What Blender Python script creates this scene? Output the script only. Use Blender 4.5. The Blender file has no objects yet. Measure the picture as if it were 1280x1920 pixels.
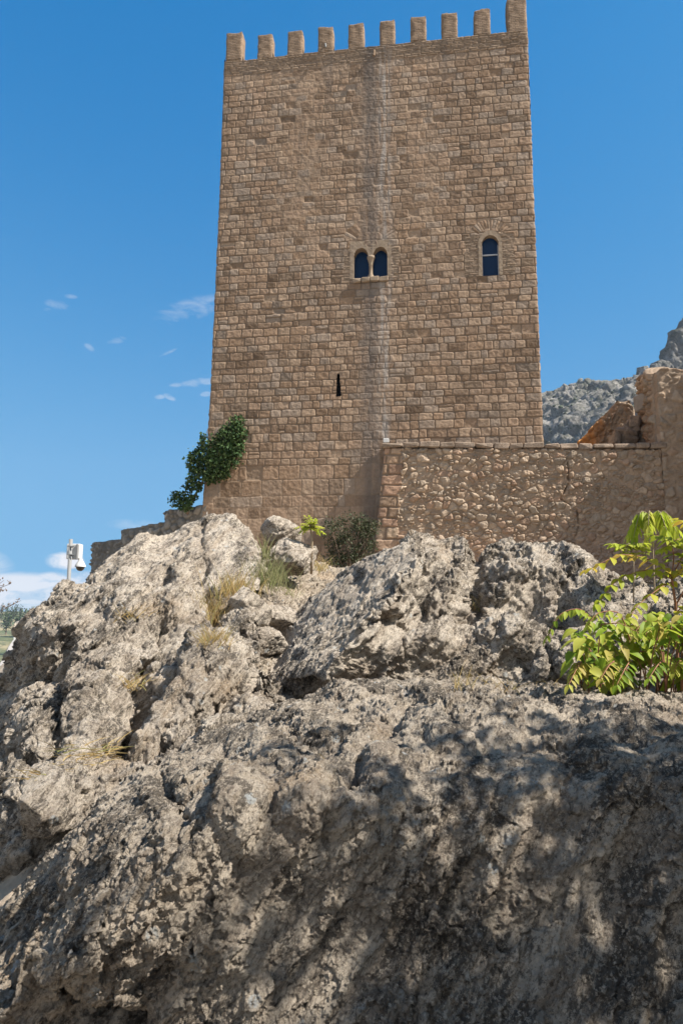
import bpy, math, random
import numpy as np
from mathutils import Vector, Matrix

R = math.radians
C = bpy.context.scene.collection
sc = bpy.context.scene
rng = np.random.default_rng(7)
random.seed(7)

# ------------------------------------------------------------------ camera
PITCH, ROLL, F, CAMZ = R(8.45), R(0.45), 1280.0, 1.6
fw = np.array([0, math.cos(PITCH), math.sin(PITCH)])
r0 = np.array([1.0, 0, 0]); u0 = np.array([0, -math.sin(PITCH), math.cos(PITCH)])
rt = math.cos(ROLL)*r0 + math.sin(ROLL)*u0
up = -math.sin(ROLL)*r0 + math.cos(ROLL)*u0
cam_d = bpy.data.cameras.new("camera"); cam = bpy.data.objects.new("camera", cam_d); C.objects.link(cam)
cam_d.sensor_fit = 'VERTICAL'; cam_d.sensor_height = 36; cam_d.sensor_width = 24; cam_d.lens = 24
cam_d.clip_start = 0.05; cam_d.clip_end = 30000
m = Matrix(((rt[0], up[0], -fw[0], 0), (rt[1], up[1], -fw[1], 0), (rt[2], up[2], -fw[2], CAMZ), (0, 0, 0, 1)))
cam.matrix_world = m
sc.camera = cam

# ------------------------------------------------------------------ light
SUN_AZ, SUN_EL = R(-17), R(50)            # azimuth measured from +x towards +y
sdir = np.array([math.cos(SUN_AZ)*math.cos(SUN_EL), math.sin(SUN_AZ)*math.cos(SUN_EL), math.sin(SUN_EL)])
sd = bpy.data.lights.new("sun", 'SUN'); sun = bpy.data.objects.new("sun", sd); C.objects.link(sun)
sd.energy = 4.8; sd.angle = R(0.5); sd.color = (1, 0.95, 0.87)
sun.rotation_euler = Vector(sdir).to_track_quat('Z', 'Y').to_euler()
sc.view_settings.view_transform = 'Standard'; sc.view_settings.look = 'None'
sc.view_settings.gamma = 1; sc.view_settings.exposure = 1.2; sc.view_settings.use_curve_mapping = False

def ray(u, v):
    a = (u-640)/F; b = (960-v)/F
    return fw + a*rt + b*up
def at(u, v, y):
    d = ray(u, v); d = d*(y/d[1]); return np.array([d[0], d[1], d[2]+CAMZ])
def proj(P):
    q = P - np.array([0, 0, CAMZ])
    w = q @ fw
    return 640+F*(q @ rt)/w, 960-F*(q @ up)/w

world = bpy.data.worlds.new("World"); sc.world = world; world.use_nodes = True
def build_world():
    nt = world.node_tree; N = nt.nodes; L = nt.links; N.clear()
    out = N.new('ShaderNodeOutputWorld'); bg = N.new('ShaderNodeBackground'); bg.inputs[1].default_value = 0.095
    sky = N.new('ShaderNodeTexSky'); sky.sky_type = 'NISHITA'; sky.sun_disc = False
    sky.sun_elevation = SUN_EL; sky.sun_rotation = math.pi/2 - SUN_AZ
    sky.altitude = 1500; sky.air_density = 1.15; sky.dust_density = 0.05; sky.ozone_density = 1.6
    hs = N.new('ShaderNodeHueSaturation'); hs.inputs['Saturation'].default_value = 1.45; hs.inputs['Hue'].default_value = 0.498; hs.inputs['Value'].default_value = 1.0
    # clear mountain air: the bright band at the horizon rolls off instead of burning out
    sp = N.new('ShaderNodeSeparateColor'); cb = N.new('ShaderNodeCombineColor'); L.new(sky.outputs[0], sp.inputs[0])
    for i, (gain, mx_) in enumerate(((1.15, 1.7), (1.22, 2.6), (1.3, 3.7))):
        a = N.new('ShaderNodeMath'); a.operation = 'MULTIPLY'; L.new(sp.outputs[i], a.inputs[0]); a.inputs[1].default_value = gain/mx_
        q = N.new('ShaderNodeMath'); q.operation = 'POWER'; L.new(a.outputs[0], q.inputs[0]); q.inputs[1].default_value = 2.2
        w = N.new('ShaderNodeMath'); w.operation = 'ADD'; L.new(q.outputs[0], w.inputs[0]); w.inputs[1].default_value = 1.0
        x = N.new('ShaderNodeMath'); x.operation = 'POWER'; L.new(w.outputs[0], x.inputs[0]); x.inputs[1].default_value = -1/2.2
        y = N.new('ShaderNodeMath'); y.operation = 'MULTIPLY'; L.new(x.outputs[0], y.inputs[0]); L.new(a.outputs[0], y.inputs[1])
        z = N.new('ShaderNodeMath'); z.operation = 'MULTIPLY'; L.new(y.outputs[0], z.inputs[0]); z.inputs[1].default_value = mx_; L.new(z.outputs[0], cb.inputs[i])
    L.new(cb.outputs[0], hs.inputs['Color'])
    tc = N.new('ShaderNodeTexCoord'); nz = N.new('ShaderNodeVectorMath'); nz.operation = 'NORMALIZE'
    L.new(tc.outputs['Generated'], nz.inputs[0])
    n1 = N.new('ShaderNodeTexNoise'); n1.inputs['Distortion'].default_value = .9; n1.inputs['Scale'].default_value = 24; n1.inputs['Detail'].default_value = 7
    n1.inputs['Roughness'].default_value = 0.62
    mp = N.new('ShaderNodeMapping'); mp.inputs['Scale'].default_value = (1, 1, 2.4)
    L.new(nz.outputs[0], mp.inputs[0]); L.new(mp.outputs[0], n1.inputs['Vector'])
    total = None
    def math_(op, a, b, clamp=False):
        n = N.new('ShaderNodeMath'); n.operation = op; n.use_clamp = clamp
        for i, x in enumerate((a, b)):
            if isinstance(x, (int, float)): n.inputs[i].default_value = x
            else: L.new(x, n.inputs[i])
        return n.outputs[0]
    # (u, v, half width px, half height px, tilt degrees, strength): clouds low in the sky
    for (u, v, hw, hh, tilt, st) in CLOUDS:
        d = ray(u, v); d = d/np.linalg.norm(d)
        ax = np.cross(d, (0, 0, 1)); ax /= np.linalg.norm(ax); ay = np.cross(ax, d)
        t = R(tilt); ex = ax*math.cos(t)+ay*math.sin(t); ey = -ax*math.sin(t)+ay*math.cos(t)
        def dot(vec):
            n = N.new('ShaderNodeVectorMath'); n.operation = 'DOT_PRODUCT'
            L.new(nz.outputs[0], n.inputs[0]); n.inputs[1].default_value = tuple(vec); return n.outputs['Value']
        X = math_('MULTIPLY', math_('SUBTRACT', dot(ex), float(ex@d)), F/hw)
        Y = math_('MULTIPLY', math_('SUBTRACT', dot(ey), float(ey@d)), F/hh)
        r2 = math_('ADD', math_('MULTIPLY', X, X), math_('MULTIPLY', Y, Y))
        fall = math_('SUBTRACT', 1.0, r2)          # 1 in the centre, 0 at the rim
        w = math_('ADD', math_('ADD', math_('MULTIPLY', fall, 0.55), .5 if st > .7 else 0.0), math_('MULTIPLY', math_('SUBTRACT', n1.outputs[0], 0.5), 3.2))
        w = math_('MULTIPLY', math_('MULTIPLY', w, 1.0, True), st)
        fr = math_('GREATER_THAN', dot(d), 0.2)
        w = math_('MULTIPLY', w, math_('MULTIPLY', fall, 2.0, True))
        w = math_('MULTIPLY', w, fr)
        total = w if total is None else math_('MAXIMUM', total, w)
    # broken white cloud added to the unseen sky behind the viewer, as neutral fill light
    s3 = N.new('ShaderNodeSeparateXYZ'); L.new(nz.outputs[0], s3.inputs[0])
    n2 = N.new('ShaderNodeTexNoise'); n2.inputs['Scale'].default_value = 4; n2.inputs['Detail'].default_value = 8; L.new(nz.outputs[0], n2.inputs['Vector'])
    bk = math_('MULTIPLY', math_('SUBTRACT', math_('MULTIPLY', s3.outputs[1], -1.0), .12), 3.0, True)
    bk = math_('MULTIPLY', bk, math_('MULTIPLY', math_('SUBTRACT', n2.outputs[0], .36), 5.0, True))
    mixb = N.new('ShaderNodeMixRGB'); L.new(math_('MULTIPLY', bk, .85), mixb.inputs[0]); L.new(hs.outputs[0], mixb.inputs[1]); mixb.inputs[2].default_value = (4.6, 4.3, 3.95, 1)
    hs = mixb
    mix = N.new('ShaderNodeMixRGB'); L.new(total, mix.inputs[0]); L.new(hs.outputs[0], mix.inputs[1])
    mix.inputs[2].default_value = (3.9, 4.0, 4.3, 1)
    L.new(mix.outputs[0], bg.inputs[0]); L.new(bg.outputs[0], out.inputs[0])
CLOUDS = [(355, 580, 70, 22, 22, 0.26), (215, 638, 22, 8, 14, 0.45), (168, 651, 11, 6, -30, 0.22), (108, 571, 22, 9, 0, 0.34),
          (132, 556, 14, 4, 5, 0.22), (88, 580, 9, 4, 15, 0.3), (372, 717, 38, 9, 10, 0.42), (330, 722, 14, 5, 10, 0.35),
          (388, 738, 14, 6, 15, 0.4), (300, 744, 11, 5, 10, 0.35), (318, 744, 14, 6, -20, 0.35), (316, 661, 20, 3, 30, 0.25),
          (122, 1052, 34, 17, 0, 1.0), (30, 1110, 190, 36, 0, 0.85), (120, 1090, 90, 20, 5, 0.8), (260, 985, 60, 12, 0, 0.2),
          (-150, 1060, 140, 50, 0, .8), (420, 1120, 260, 34, 0, .6), (900, 1130, 300, 30, 0, .5)]
build_world()

# ------------------------------------------------------------------ helpers: objects
def tag(o, label=None, cat=None, group=None, kind=None):
    if label: o['label'] = label
    if cat: o['category'] = cat
    if group: o['group'] = group
    if kind: o['kind'] = kind
    return o
def empty(name, loc, label, cat, group=None):
    o = bpy.data.objects.new(name, None); C.objects.link(o); o.location = tuple(float(q) for q in loc)
    o.empty_display_size = .2
    return tag(o, label, cat, group)
def mesh_np(name, V, Fq, mat, parent=None, smooth=True, attrs=None, loc=None):
    """V (n,3); Fq list of arrays (m,k) of faces"""
    V = np.asarray(V, dtype=np.float64)
    if parent is not None: V = V - np.array(parent.location)
    elif loc is not None: V = V - np.asarray(loc)
    if not isinstance(Fq, list): Fq = [Fq]
    Fq = [np.asarray(f) for f in Fq if len(f)]
    me = bpy.data.meshes.new(name)
    me.vertices.add(len(V)); me.vertices.foreach_set('co', V.astype(np.float32).ravel())
    nl = sum(f.size for f in Fq); npoly = sum(len(f) for f in Fq)
    me.loops.add(nl); me.polygons.add(npoly)
    me.loops.foreach_set('vertex_index', np.concatenate([f.ravel() for f in Fq]).astype(np.int32))
    tot = np.concatenate([np.full(len(f), f.shape[1]) for f in Fq]); st = np.concatenate([[0], np.cumsum(tot)[:-1]])
    me.polygons.foreach_set('loop_start', st.astype(np.int32))
    me.polygons.foreach_set('use_smooth', np.full(npoly, smooth))
    for k, A in (attrs or {}).items():
        A = np.asarray(A, dtype=np.float32)
        if A.ndim == 1:
            at_ = me.attributes.new(k, 'FLOAT', 'POINT'); at_.data.foreach_set('value', A)
        else:
            at_ = me.attributes.new(k, 'FLOAT_COLOR', 'POINT')
            at_.data.foreach_set('color', np.concatenate([A, np.ones((len(A), 1), np.float32)], 1).ravel())
    me.update(calc_edges=True); me.validate()
    if mat: me.materials.append(mat)
    o = bpy.data.objects.new(name, me); C.objects.link(o)
    if parent is not None: o.parent = parent
    elif loc is not None: o.location = tuple(float(q) for q in loc)
    return o
def grid_faces(nr, nc, keep=None, flip=False, off=0):
    i = np.arange(nr*nc).reshape(nr, nc) + off
    q = np.stack([i[:-1, :-1], i[:-1, 1:], i[1:, 1:], i[1:, :-1]], -1)
    if flip: q = q[..., ::-1]
    q = q.reshape(-1, 4)
    return q if keep is None else q[keep.ravel()]
class MB:
    def __init__(s): s.v = []; s.f = {}; s.n = 0
    def add(s, V, faces):
        V = np.asarray(V, float); s.v.append(V)
        for f in faces: s.f.setdefault(len(f), []).append([k+s.n for k in f])
        s.n += len(V)
    def add_np(s, V, Fa):
        Fa = np.asarray(Fa); s.v.append(np.asarray(V, float)); s.f.setdefault(Fa.shape[1], []).extend((Fa+s.n).tolist()); s.n += len(V)
    def box(s, c, ax, ay, az, hx, hy, hz, bev=0.0, jit=0.0):
        c = np.asarray(c, float); ax, ay, az = (np.asarray(q, float) for q in (ax, ay, az))
        b = min(bev, hx*.9, hy*.9, hz*.9)
        P = []
        for sx in (-1, 1):
            for sy in (-1, 1):
                for sz in (-1, 1):
                    j = np.random.default_rng(s.n+len(P)).normal(0, jit, 3) if jit else np.zeros(3)
                    for k in range(3):
                        e = [hx, hy, hz]
                        for q in range(3):
                            if q != k: e[q] -= b
                        P.append(c+ax*(sx*e[0])+ay*(sy*e[1])+az*(sz*e[2])+j)
        idx = lambda sx, sy, sz, k: ((sx*2+sy)*2+sz)*3+k
        fs = []
        for k in range(3):
            o1, o2 = [q for q in range(3) if q != k]
            for sg in (0, 1):
                ring = []
                for a, b_ in ((0, 0), (1, 0), (1, 1), (0, 1)):
                    t = [0, 0, 0]; t[k] = sg; t[o1] = a; t[o2] = b_
                    ring.append(idx(*t, k))
                if (sg == 1) == (k == 1): ring = ring[::-1]
                fs.append(ring)
        if b > 0:
            for k in range(3):
                o1, o2 = [q for q in range(3) if q != k]
                for a in (0, 1):
                    for b_ in (0, 1):
                        t0 = [0, 0, 0]; t0[o1] = a; t0[o2] = b_; t1 = list(t0); t1[k] = 1
                        ring = [idx(*t0, o1), idx(*t1, o1), idx(*t1, o2), idx(*t0, o2)]
                        pv = np.array([P[i] for i in ring]); nn = np.cross(pv[1]-pv[0], pv[2]-pv[1])
                        if nn @ (pv.mean(0)-c) < 0: ring = ring[::-1]
                        fs.append(ring)
            for sx in (0, 1):
                for sy in (0, 1):
                    for sz in (0, 1):
                        ring = [idx(sx, sy, sz, k) for k in range(3)]
                        pv = np.array([P[i] for i in ring]); nn = np.cross(pv[1]-pv[0], pv[2]-pv[1])
                        if nn @ (pv.mean(0)-c) < 0: ring = ring[::-1]
                        fs.append(ring)
        s.add(P, fs)
    def tube(s, pts, rad, n=8, cap=True):
        pts = np.asarray(pts, float); k = len(pts)
        rad = np.broadcast_to(np.asarray(rad, float), (k,))
        T = np.gradient(pts, axis=0); T /= np.linalg.norm(T, axis=1)[:, None]+1e-12
        ref = np.array([0, 0, 1.0]) if abs(T[0][2]) < .9 else np.array([1.0, 0, 0])
        A = np.cross(T, ref); A /= np.linalg.norm(A, axis=1)[:, None]+1e-12; B = np.cross(T, A)
        th = np.arange(n)/n*2*math.pi
        V = pts[:, None]+rad[:, None, None]*(A[:, None]*np.cos(th)[None, :, None]+B[:, None]*np.sin(th)[None, :, None])
        fs = []
        for i in range(k-1):
            for j in range(n):
                fs.append([i*n+j, i*n+(j+1) % n, (i+1)*n+(j+1) % n, (i+1)*n+j])
        if cap: fs += [list(range(n))[::-1], [(k-1)*n+j for j in range(n)]]
        s.add(V.reshape(-1, 3), fs)
    def lathe(s, c, axis, prof, n=20):
        axis = np.asarray(axis, float); axis /= np.linalg.norm(axis)
        ref = np.array([0, 0, 1.0]) if abs(axis[2]) < .9 else np.array([1.0, 0, 0])
        a = np.cross(axis, ref); a /= np.linalg.norm(a); b = np.cross(axis, a); th = np.arange(n)/n*2*math.pi
        V = [np.asarray(c)+axis*h+r*(a*math.cos(t)+b*math.sin(t)) for (r, h) in prof for t in th]
        fs = [[i*n+j, i*n+(j+1) % n, (i+1)*n+(j+1) % n, (i+1)*n+j] for i in range(len(prof)-1) for j in range(n)]
        s.add(V, fs)
    def build(s, name, mat, parent=None, smooth=False, attrs=None, loc=None):
        return mesh_np(name, np.concatenate(s.v), [np.array(f) for f in s.f.values()], mat, parent, smooth, attrs, loc)

# ------------------------------------------------------------------ helpers: noise (numpy)
_G = np.random.default_rng(1).normal(size=(256, 3)); _G = (_G/np.linalg.norm(_G, axis=1)[:, None]).astype(np.float32)
def _hash(ix, iy, iz, seed):
    h = (ix.astype(np.uint32)*np.uint32(374761393) + iy.astype(np.uint32)*np.uint32(668265263)
         + iz.astype(np.uint32)*np.uint32(2147483647 & 1274126177) + np.uint32(seed*7919+13))
    h = (h ^ (h >> np.uint32(13)))*np.uint32(1274126177); h = (h ^ (h >> np.uint32(16)))*np.uint32(2246822519)
    return h ^ (h >> np.uint32(13))
from concurrent.futures import ThreadPoolExecutor
_pool = ThreadPoolExecutor(4)
def chunked(fn, P, seed):
    P = np.ascontiguousarray(P, np.float32); n = len(P); step = 16384
    if n <= step: return fn(P, seed)
    parts = list(_pool.map(lambda i: fn(P[i:i+step], seed), range(0, n, step)))
    if isinstance(parts[0], tuple): return tuple(np.concatenate(q) for q in zip(*parts))
    return np.concatenate(parts)
def _perlin(P, seed):
    fl = np.floor(P); i = fl.astype(np.int32); f = P-fl
    w = f*f*f*(f*(f*6-15)+10); out = np.zeros(len(P), np.float32)
    with np.errstate(over='ignore'):
        hx = [(i[:, 0]+d).astype(np.uint32)*np.uint32(374761393) for d in (0, 1)]
        hy = [(i[:, 1]+d).astype(np.uint32)*np.uint32(668265263) for d in (0, 1)]
        hz = [(i[:, 2]+d).astype(np.uint32)*np.uint32(1274126177)+np.uint32(seed*7919+13) for d in (0, 1)]
        for dx in (0, 1):
            wx = w[:, 0] if dx else 1-w[:, 0]; fx = f[:, 0]-dx
            for dy in (0, 1):
                wxy = wx*(w[:, 1] if dy else 1-w[:, 1]); fy = f[:, 1]-dy; hh = hx[dx]+hy[dy]
                for dz in (0, 1):
                    h = hh+hz[dz]; h = (h ^ (h >> np.uint32(13)))*np.uint32(1274126177); h ^= h >> np.uint32(16)
                    g = _G[h & np.uint32(255)]
                    out += wxy*(w[:, 2] if dz else 1-w[:, 2])*(g[:, 0]*fx+g[:, 1]*fy+g[:, 2]*(f[:, 2]-dz))
    return out*1.6
def perlin(P, seed=0): return chunked(_perlin, P, seed)
def fbm(P, scale, octs, seed=0, gain=.5, mode='n'):
    out = 0; a = 1.0; s = scale; tot = 0
    for o in range(octs):
        n = perlin(P/s, seed+o)
        if mode == 'r': n = 1-2*np.abs(n)
        elif mode == 'b': n = 2*np.abs(n)-.6
        out = out+a*n; tot += a; a *= gain; s *= .5
    return out/tot
def worley(P, seed=0, flat=False, full=False): return chunked(lambda q, s: _worley(q, s, flat, full), P, seed)
def _worley(P, seed=0, flat=False, full=False):
    i = np.floor(P).astype(np.int32); f = (P-i).astype(np.float32)
    n = len(P); F1 = np.full(n, 9, np.float32); F2 = np.full(n, 9, np.float32); ID = np.zeros(n, np.uint32); O = np.zeros((n, 3), np.float32)
    for dx in (-1, 0, 1):
        for dy in (-1, 0, 1):
            for dz in ((0,) if flat else (-1, 0, 1)):
                h = _hash(i[:, 0]+dx, i[:, 1]+dy, i[:, 2]+dz, seed)
                rx = (h & 1023)/1023; ry = ((h >> 10) & 1023)/1023; rz = ((h >> 20) & 1023)/1023
                ox = f[:, 0]-dx-rx; oy = f[:, 1]-dy-ry; oz = f[:, 2]-dz-rz
                d = ox*ox+oy*oy
                if not flat: d = d+oz*oz
                d = d.astype(np.float32); c = d < F1
                if full: O[c, 0] = ox[c]; O[c, 1] = oy[c]; O[c, 2] = oz[c]
                F2 = np.where(c, F1, np.minimum(F2, d)); ID = np.where(c, h, ID); F1 = np.where(c, d, F1)
    return (np.sqrt(F1), np.sqrt(F2), ID, O) if full else (np.sqrt(F1), np.sqrt(F2), ID)
def facets(P, seed, slope=1.0):
    """broken-stone relief: each cell is a plane with its own tilt and step"""
    F1, F2, ID, O = worley(P, seed, full=True)
    t = np.stack([rnd(ID, k)-.5 for k in (21, 22, 23)], 1)*2
    return slope*(O*t).sum(1)+(rnd(ID, 24)-.5)*.55, F2-F1, ID
def sstep(a, b, x):
    t = np.clip((x-a)/(b-a), 0, 1); return t*t*(3-2*t)
def rnd(ids, k=0): return ((_hash(np.asarray(ids), np.asarray(ids)*0+k, np.asarray(ids)*0+5, 3)) & 65535)/65535.

# ------------------------------------------------------------------ materials
class NT:
    def __init__(s, name):
        s.m = bpy.data.materials.new(name); s.m.use_nodes = True; s.t = s.m.node_tree; s.N = s.t.nodes; s.L = s.t.links
        s.b = s.N['Principled BSDF']; s.out = s.N['Material Output']; s.b.inputs['Roughness'].default_value = .9
        s.b.inputs['Specular IOR Level'].default_value = .25
    def set(s, sock, v):
        if hasattr(v, 'node'): s.L.new(v, sock)
        elif isinstance(v, tuple) and len(v) == 3 and sock.type == 'RGBA': sock.default_value = (*v, 1)
        else: sock.default_value = v
    def coord(s, scale=(1, 1, 1), rot=(0, 0, 0), kind='Object'):
        if not hasattr(s, '_tc'): s._tc = s.N.new('ShaderNodeTexCoord')
        mp = s.N.new('ShaderNodeMapping'); mp.inputs['Scale'].default_value = scale; mp.inputs['Rotation'].default_value = rot
        s.L.new(s._tc.outputs[kind], mp.inputs[0]); return mp.outputs[0]
    def noise(s, vec, scale, detail=6, rough=.6, dist=0.0):
        n = s.N.new('ShaderNodeTexNoise'); s.L.new(vec, n.inputs['Vector']); n.inputs['Scale'].default_value = scale
        n.inputs['Detail'].default_value = detail; n.inputs['Roughness'].default_value = rough; n.inputs['Distortion'].default_value = dist
        return n.outputs[0]
    def vor(s, vec, scale, feat='F1', rand=1.0, out='Distance'):
        n = s.N.new('ShaderNodeTexVoronoi'); s.L.new(vec, n.inputs['Vector']); n.inputs['Scale'].default_value = scale; n.feature = feat
        n.inputs['Randomness'].default_value = rand; return n.outputs[out]
    def ramp(s, fac, lo, hi, a=0.0, b=1.0):
        n = s.N.new('ShaderNodeMapRange'); s.L.new(fac, n.inputs[0]); n.interpolation_type = 'SMOOTHSTEP'
        for k, v in zip((1, 2, 3, 4), (lo, hi, a, b)): n.inputs[k].default_value = v
        return n.outputs[0]
    def mix(s, fac, a, b, mode='MIX'):
        n = s.N.new('ShaderNodeMixRGB'); n.blend_type = mode
        s.set(n.inputs[0], fac); s.set(n.inputs[1], a); s.set(n.inputs[2], b); return n.outputs[0]
    def math(s, op, a, b=0.0, clamp=False):
        n = s.N.new('ShaderNodeMath'); n.operation = op; n.use_clamp = clamp; s.set(n.inputs[0], a); s.set(n.inputs[1], b); return n.outputs[0]
    def attr(s, name, out='Color'):
        n = s.N.new('ShaderNodeAttribute'); n.attribute_name = name; return n.outputs[out]
    def bump(s, h, strength, dist):
        n = s.N.new('ShaderNodeBump'); s.L.new(h, n.inputs['Height']); n.inputs['Strength'].default_value = strength
        n.inputs['Distance'].default_value = dist; s.L.new(n.outputs[0], s.b.inputs['Normal'])
    def color(s, c): s.set(s.b.inputs['Base Color'], c)

SN = np.array((-.62, -.34, .70)); SN = SN/np.linalg.norm(SN)       # normal of the bedding that runs through all the rock
SE1 = np.array((.55, .5, .67)); SE1 = SE1-(SE1@SN)*SN; SE1 /= np.linalg.norm(SE1); SE2 = np.cross(SN, SE1)
def rock_mat(name, pale=(.66, .57, .465), mid=(.385, .32, .255), dark=(.070, .061, .052), dk=.522, k=1.0, dkamt=.8):
    n = NT(name); v = n.coord(); cb = n.N.new('ShaderNodeCombineXYZ')
    for i, (ax_, kk) in enumerate(((SE1, .33), (SE2, .6), (SN, 1.35))):
        d = n.N.new('ShaderNodeVectorMath'); d.operation = 'DOT_PRODUCT'; n.L.new(v, d.inputs[0]); d.inputs[1].default_value = tuple(ax_*kk); n.L.new(d.outputs['Value'], cb.inputs[i])
    st = cb.outputs[0]
    c = n.mix(n.ramp(n.noise(st, 4.5*k, 10, .76), .42, .56), mid, pale)
    c = n.mix(n.ramp(n.noise(v, 1.1*k, 6, .6), .54, .68, 0, .5), c, (.42, .29, .17))          # ochre weathering
    low = n.math('MULTIPLY', n.math('SUBTRACT', n.noise(v, 1.7*k, 4, .6), .5), .42)
    f1 = n.ramp(n.math('ADD', n.noise(st, 8*k, 10, .80, .3), low), dk-.005, dk+.05)                              # dark lichen crust
    c = n.mix(n.math('MULTIPLY', f1, dkamt), c, dark)
    f2 = n.ramp(n.math('ADD', n.noise(v, 20*k, 9, .84), n.math('MULTIPLY', low, .5)), .54, .58, 0, .75); c = n.mix(f2, c, dark)         # speckle
    f3 = n.ramp(n.noise(st, 55*k, 5, .8), .53, .57, 0, .6); c = n.mix(f3, c, (.12, .095, .072))
    f2b = n.ramp(n.noise(v, 42*k, 6, .8), .535, .58, 0, .75); c = n.mix(f2b, c, (.64, .54, .42))
    pt = n.ramp(n.vor(v, 6*k), .12, .20, 1, 0)                                                # pale lichen spots
    pt = n.math('MULTIPLY', pt, n.ramp(n.noise(v, 2.3*k, 3, .5), .47, .53)); pt = n.math('MULTIPLY', pt, n.ramp(n.noise(v, 45*k, 4, .75), .44, .54))
    c = n.mix(n.math('MULTIPLY', pt, .85), c, (.52, .53, .51))
    n.color(c); n.b.inputs['Roughness'].default_value = .95; n.b.inputs['Specular IOR Level'].default_value = .1
    h = n.math('ADD', n.noise(v, 55*k, 8, .8), n.math('MULTIPLY', n.noise(st, 15*k, 8, .75), 1.6))
    n.bump(h, 1.0, .045/k); return n.m
def attr_stone(name, noise_s=9, bump_s=30, bd=.012, bstr=.6, var=.45):
    n = NT(name); v = n.coord(); c = n.attr('tint')
    c = n.mix(1.0, c, n.mix(n.noise(v, noise_s, 8, .7), (1-var,)*3, (1+var,)*3), 'MULTIPLY')
    c = n.mix(1.0, c, n.mix(n.noise(v, bump_s*1.5, 4, .7), (.75,)*3, (1.25,)*3), 'MULTIPLY')
    n.color(c); n.b.inputs['Specular IOR Level'].default_value = .1; n.b.inputs['Roughness'].default_value = .95
    n.bump(n.noise(v, bump_s, 8, .75), bstr, bd); return n.m
def plain(name, col, rough=.6, metal=0.0, var=.15, s=12):
    n = NT(name); v = n.coord(); a = tuple(x*(1-var) for x in col); b = tuple(min(1, x*(1+var)) for x in col)
    n.color(n.mix(n.noise(v, s, 5, .6), a, b)); n.b.inputs['Roughness'].default_value = rough; n.b.inputs['Metallic'].default_value = metal
    return n.m
def leaf_mat(name, cols, transl=.45, rough=.5):
    n = NT(name); r = n.attr('rnd', 'Fac'); c = cols[0]
    for i, q in enumerate(cols[1:]):
        c = n.mix(n.ramp(r, (i+.3)/(len(cols)-1), (i+.9)/(len(cols)-1)), c, q)
    n.color(c); n.b.inputs['Roughness'].default_value = rough; n.b.inputs['Specular IOR Level'].default_value = .15
    tr = n.N.new('ShaderNodeBsdfTranslucent'); n.set(tr.inputs[0], c); mx = n.N.new('ShaderNodeMixShader'); mx.inputs[0].default_value = transl
    n.L.new(n.b.outputs[0], mx.inputs[1]); n.L.new(tr.outputs[0], mx.inputs[2]); n.L.new(mx.outputs[0], n.out.inputs[0]); return n.m
M = {}
M['rock'] = rock_mat('weathered_limestone')
M['rock_front'] = rock_mat('lichened_limestone', pale=(.58, .49, .385), mid=(.36, .295, .23), dk=.515)
M['masonry'] = attr_stone('tower_masonry')
M['rubble'] = attr_stone('rubble_masonry', 7, 22, .025, .8)
M['metal'] = plain('grey_metal', (.20, .20, .195), .6, 0)
M['white'] = plain('white_plastic', (.52, .51, .49), .4, 0, .04)
M['bark'] = plain('bark', (.17, .12, .085), .9, 0, .4, 30)
M['twig'] = plain('dry_twig', (.30, .23, .15), .9, 0, .3, 30)


# ------------------------------------------------------------------ ground
def groundz(x, y):
    x = np.asarray(x, float); y = np.asarray(y, float)
    z = np.interp(y, [-50, 0, 4, 5, 6, 8, 10.5, 16, 23, 40, 80, 300, 500, 1000, 9000],
                  [-1, -.2, -.15, 0.1, .4, 1.1, 1.45, 1.9, 2.6, 2.2, -8, -30, -28, -3, -8])
    xe = np.interp(y, [0, 8, 15, 22, 30, 60], [-1.6, -2.2, -3.4, -7.5, -9.5, -20])
    d = np.clip(xe-x, 0, None); near = 1-sstep(60, 300, y)
    z = z - near*(np.minimum(d*.75, 12)+16*sstep(0, 70, d))
    return z
def make_ground():
    a = np.linspace(-1, 1, 301); xs = np.sign(a)*(np.abs(a)*18+np.abs(a)**6*4500)
    b = np.linspace(0, 1, 381); ys = -12+b*60+b**7*9000
    X, Y = np.meshgrid(xs, ys); Z = groundz(X, Y)
    P = np.stack([X.ravel(), Y.ravel(), Z.ravel()], 1)
    near = np.exp(-np.hypot(P[:, 0], P[:, 1])/40)
    P[:, 2] += fbm(P, 1.3, 5, 3)*.16*near+fbm(P, 120, 4, 5)*(1-near)*np.clip(np.hypot(P[:, 0], P[:, 1])/60, 0, 1)*3
    n = NT('dry_ground'); v = n.coord()
    c = n.mix(n.ramp(n.noise(v, 3, 8, .7), .4, .62), (.36, .28, .20), (.50, .405, .30))
    sep = n.N.new('ShaderNodeSeparateXYZ'); n.L.new(v, sep.inputs[0])
    far = n.ramp(sep.outputs[1], 45, 120)
    g = n.mix(n.ramp(n.noise(v, .018, 5, .6), .42, .58), (.24, .20, .11), (.07, .085, .035))
    g = n.mix(n.ramp(n.noise(v, .09, 5, .7), .52, .62), g, (.035, .05, .02))
    n.color(n.mix(far, c, g)); n.bump(n.noise(v, 25, 8, .75), .8, .03)
    tag(mesh_np('ground', P, grid_faces(len(ys), len(xs)), n.m), kind='structure')
make_ground()

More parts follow.
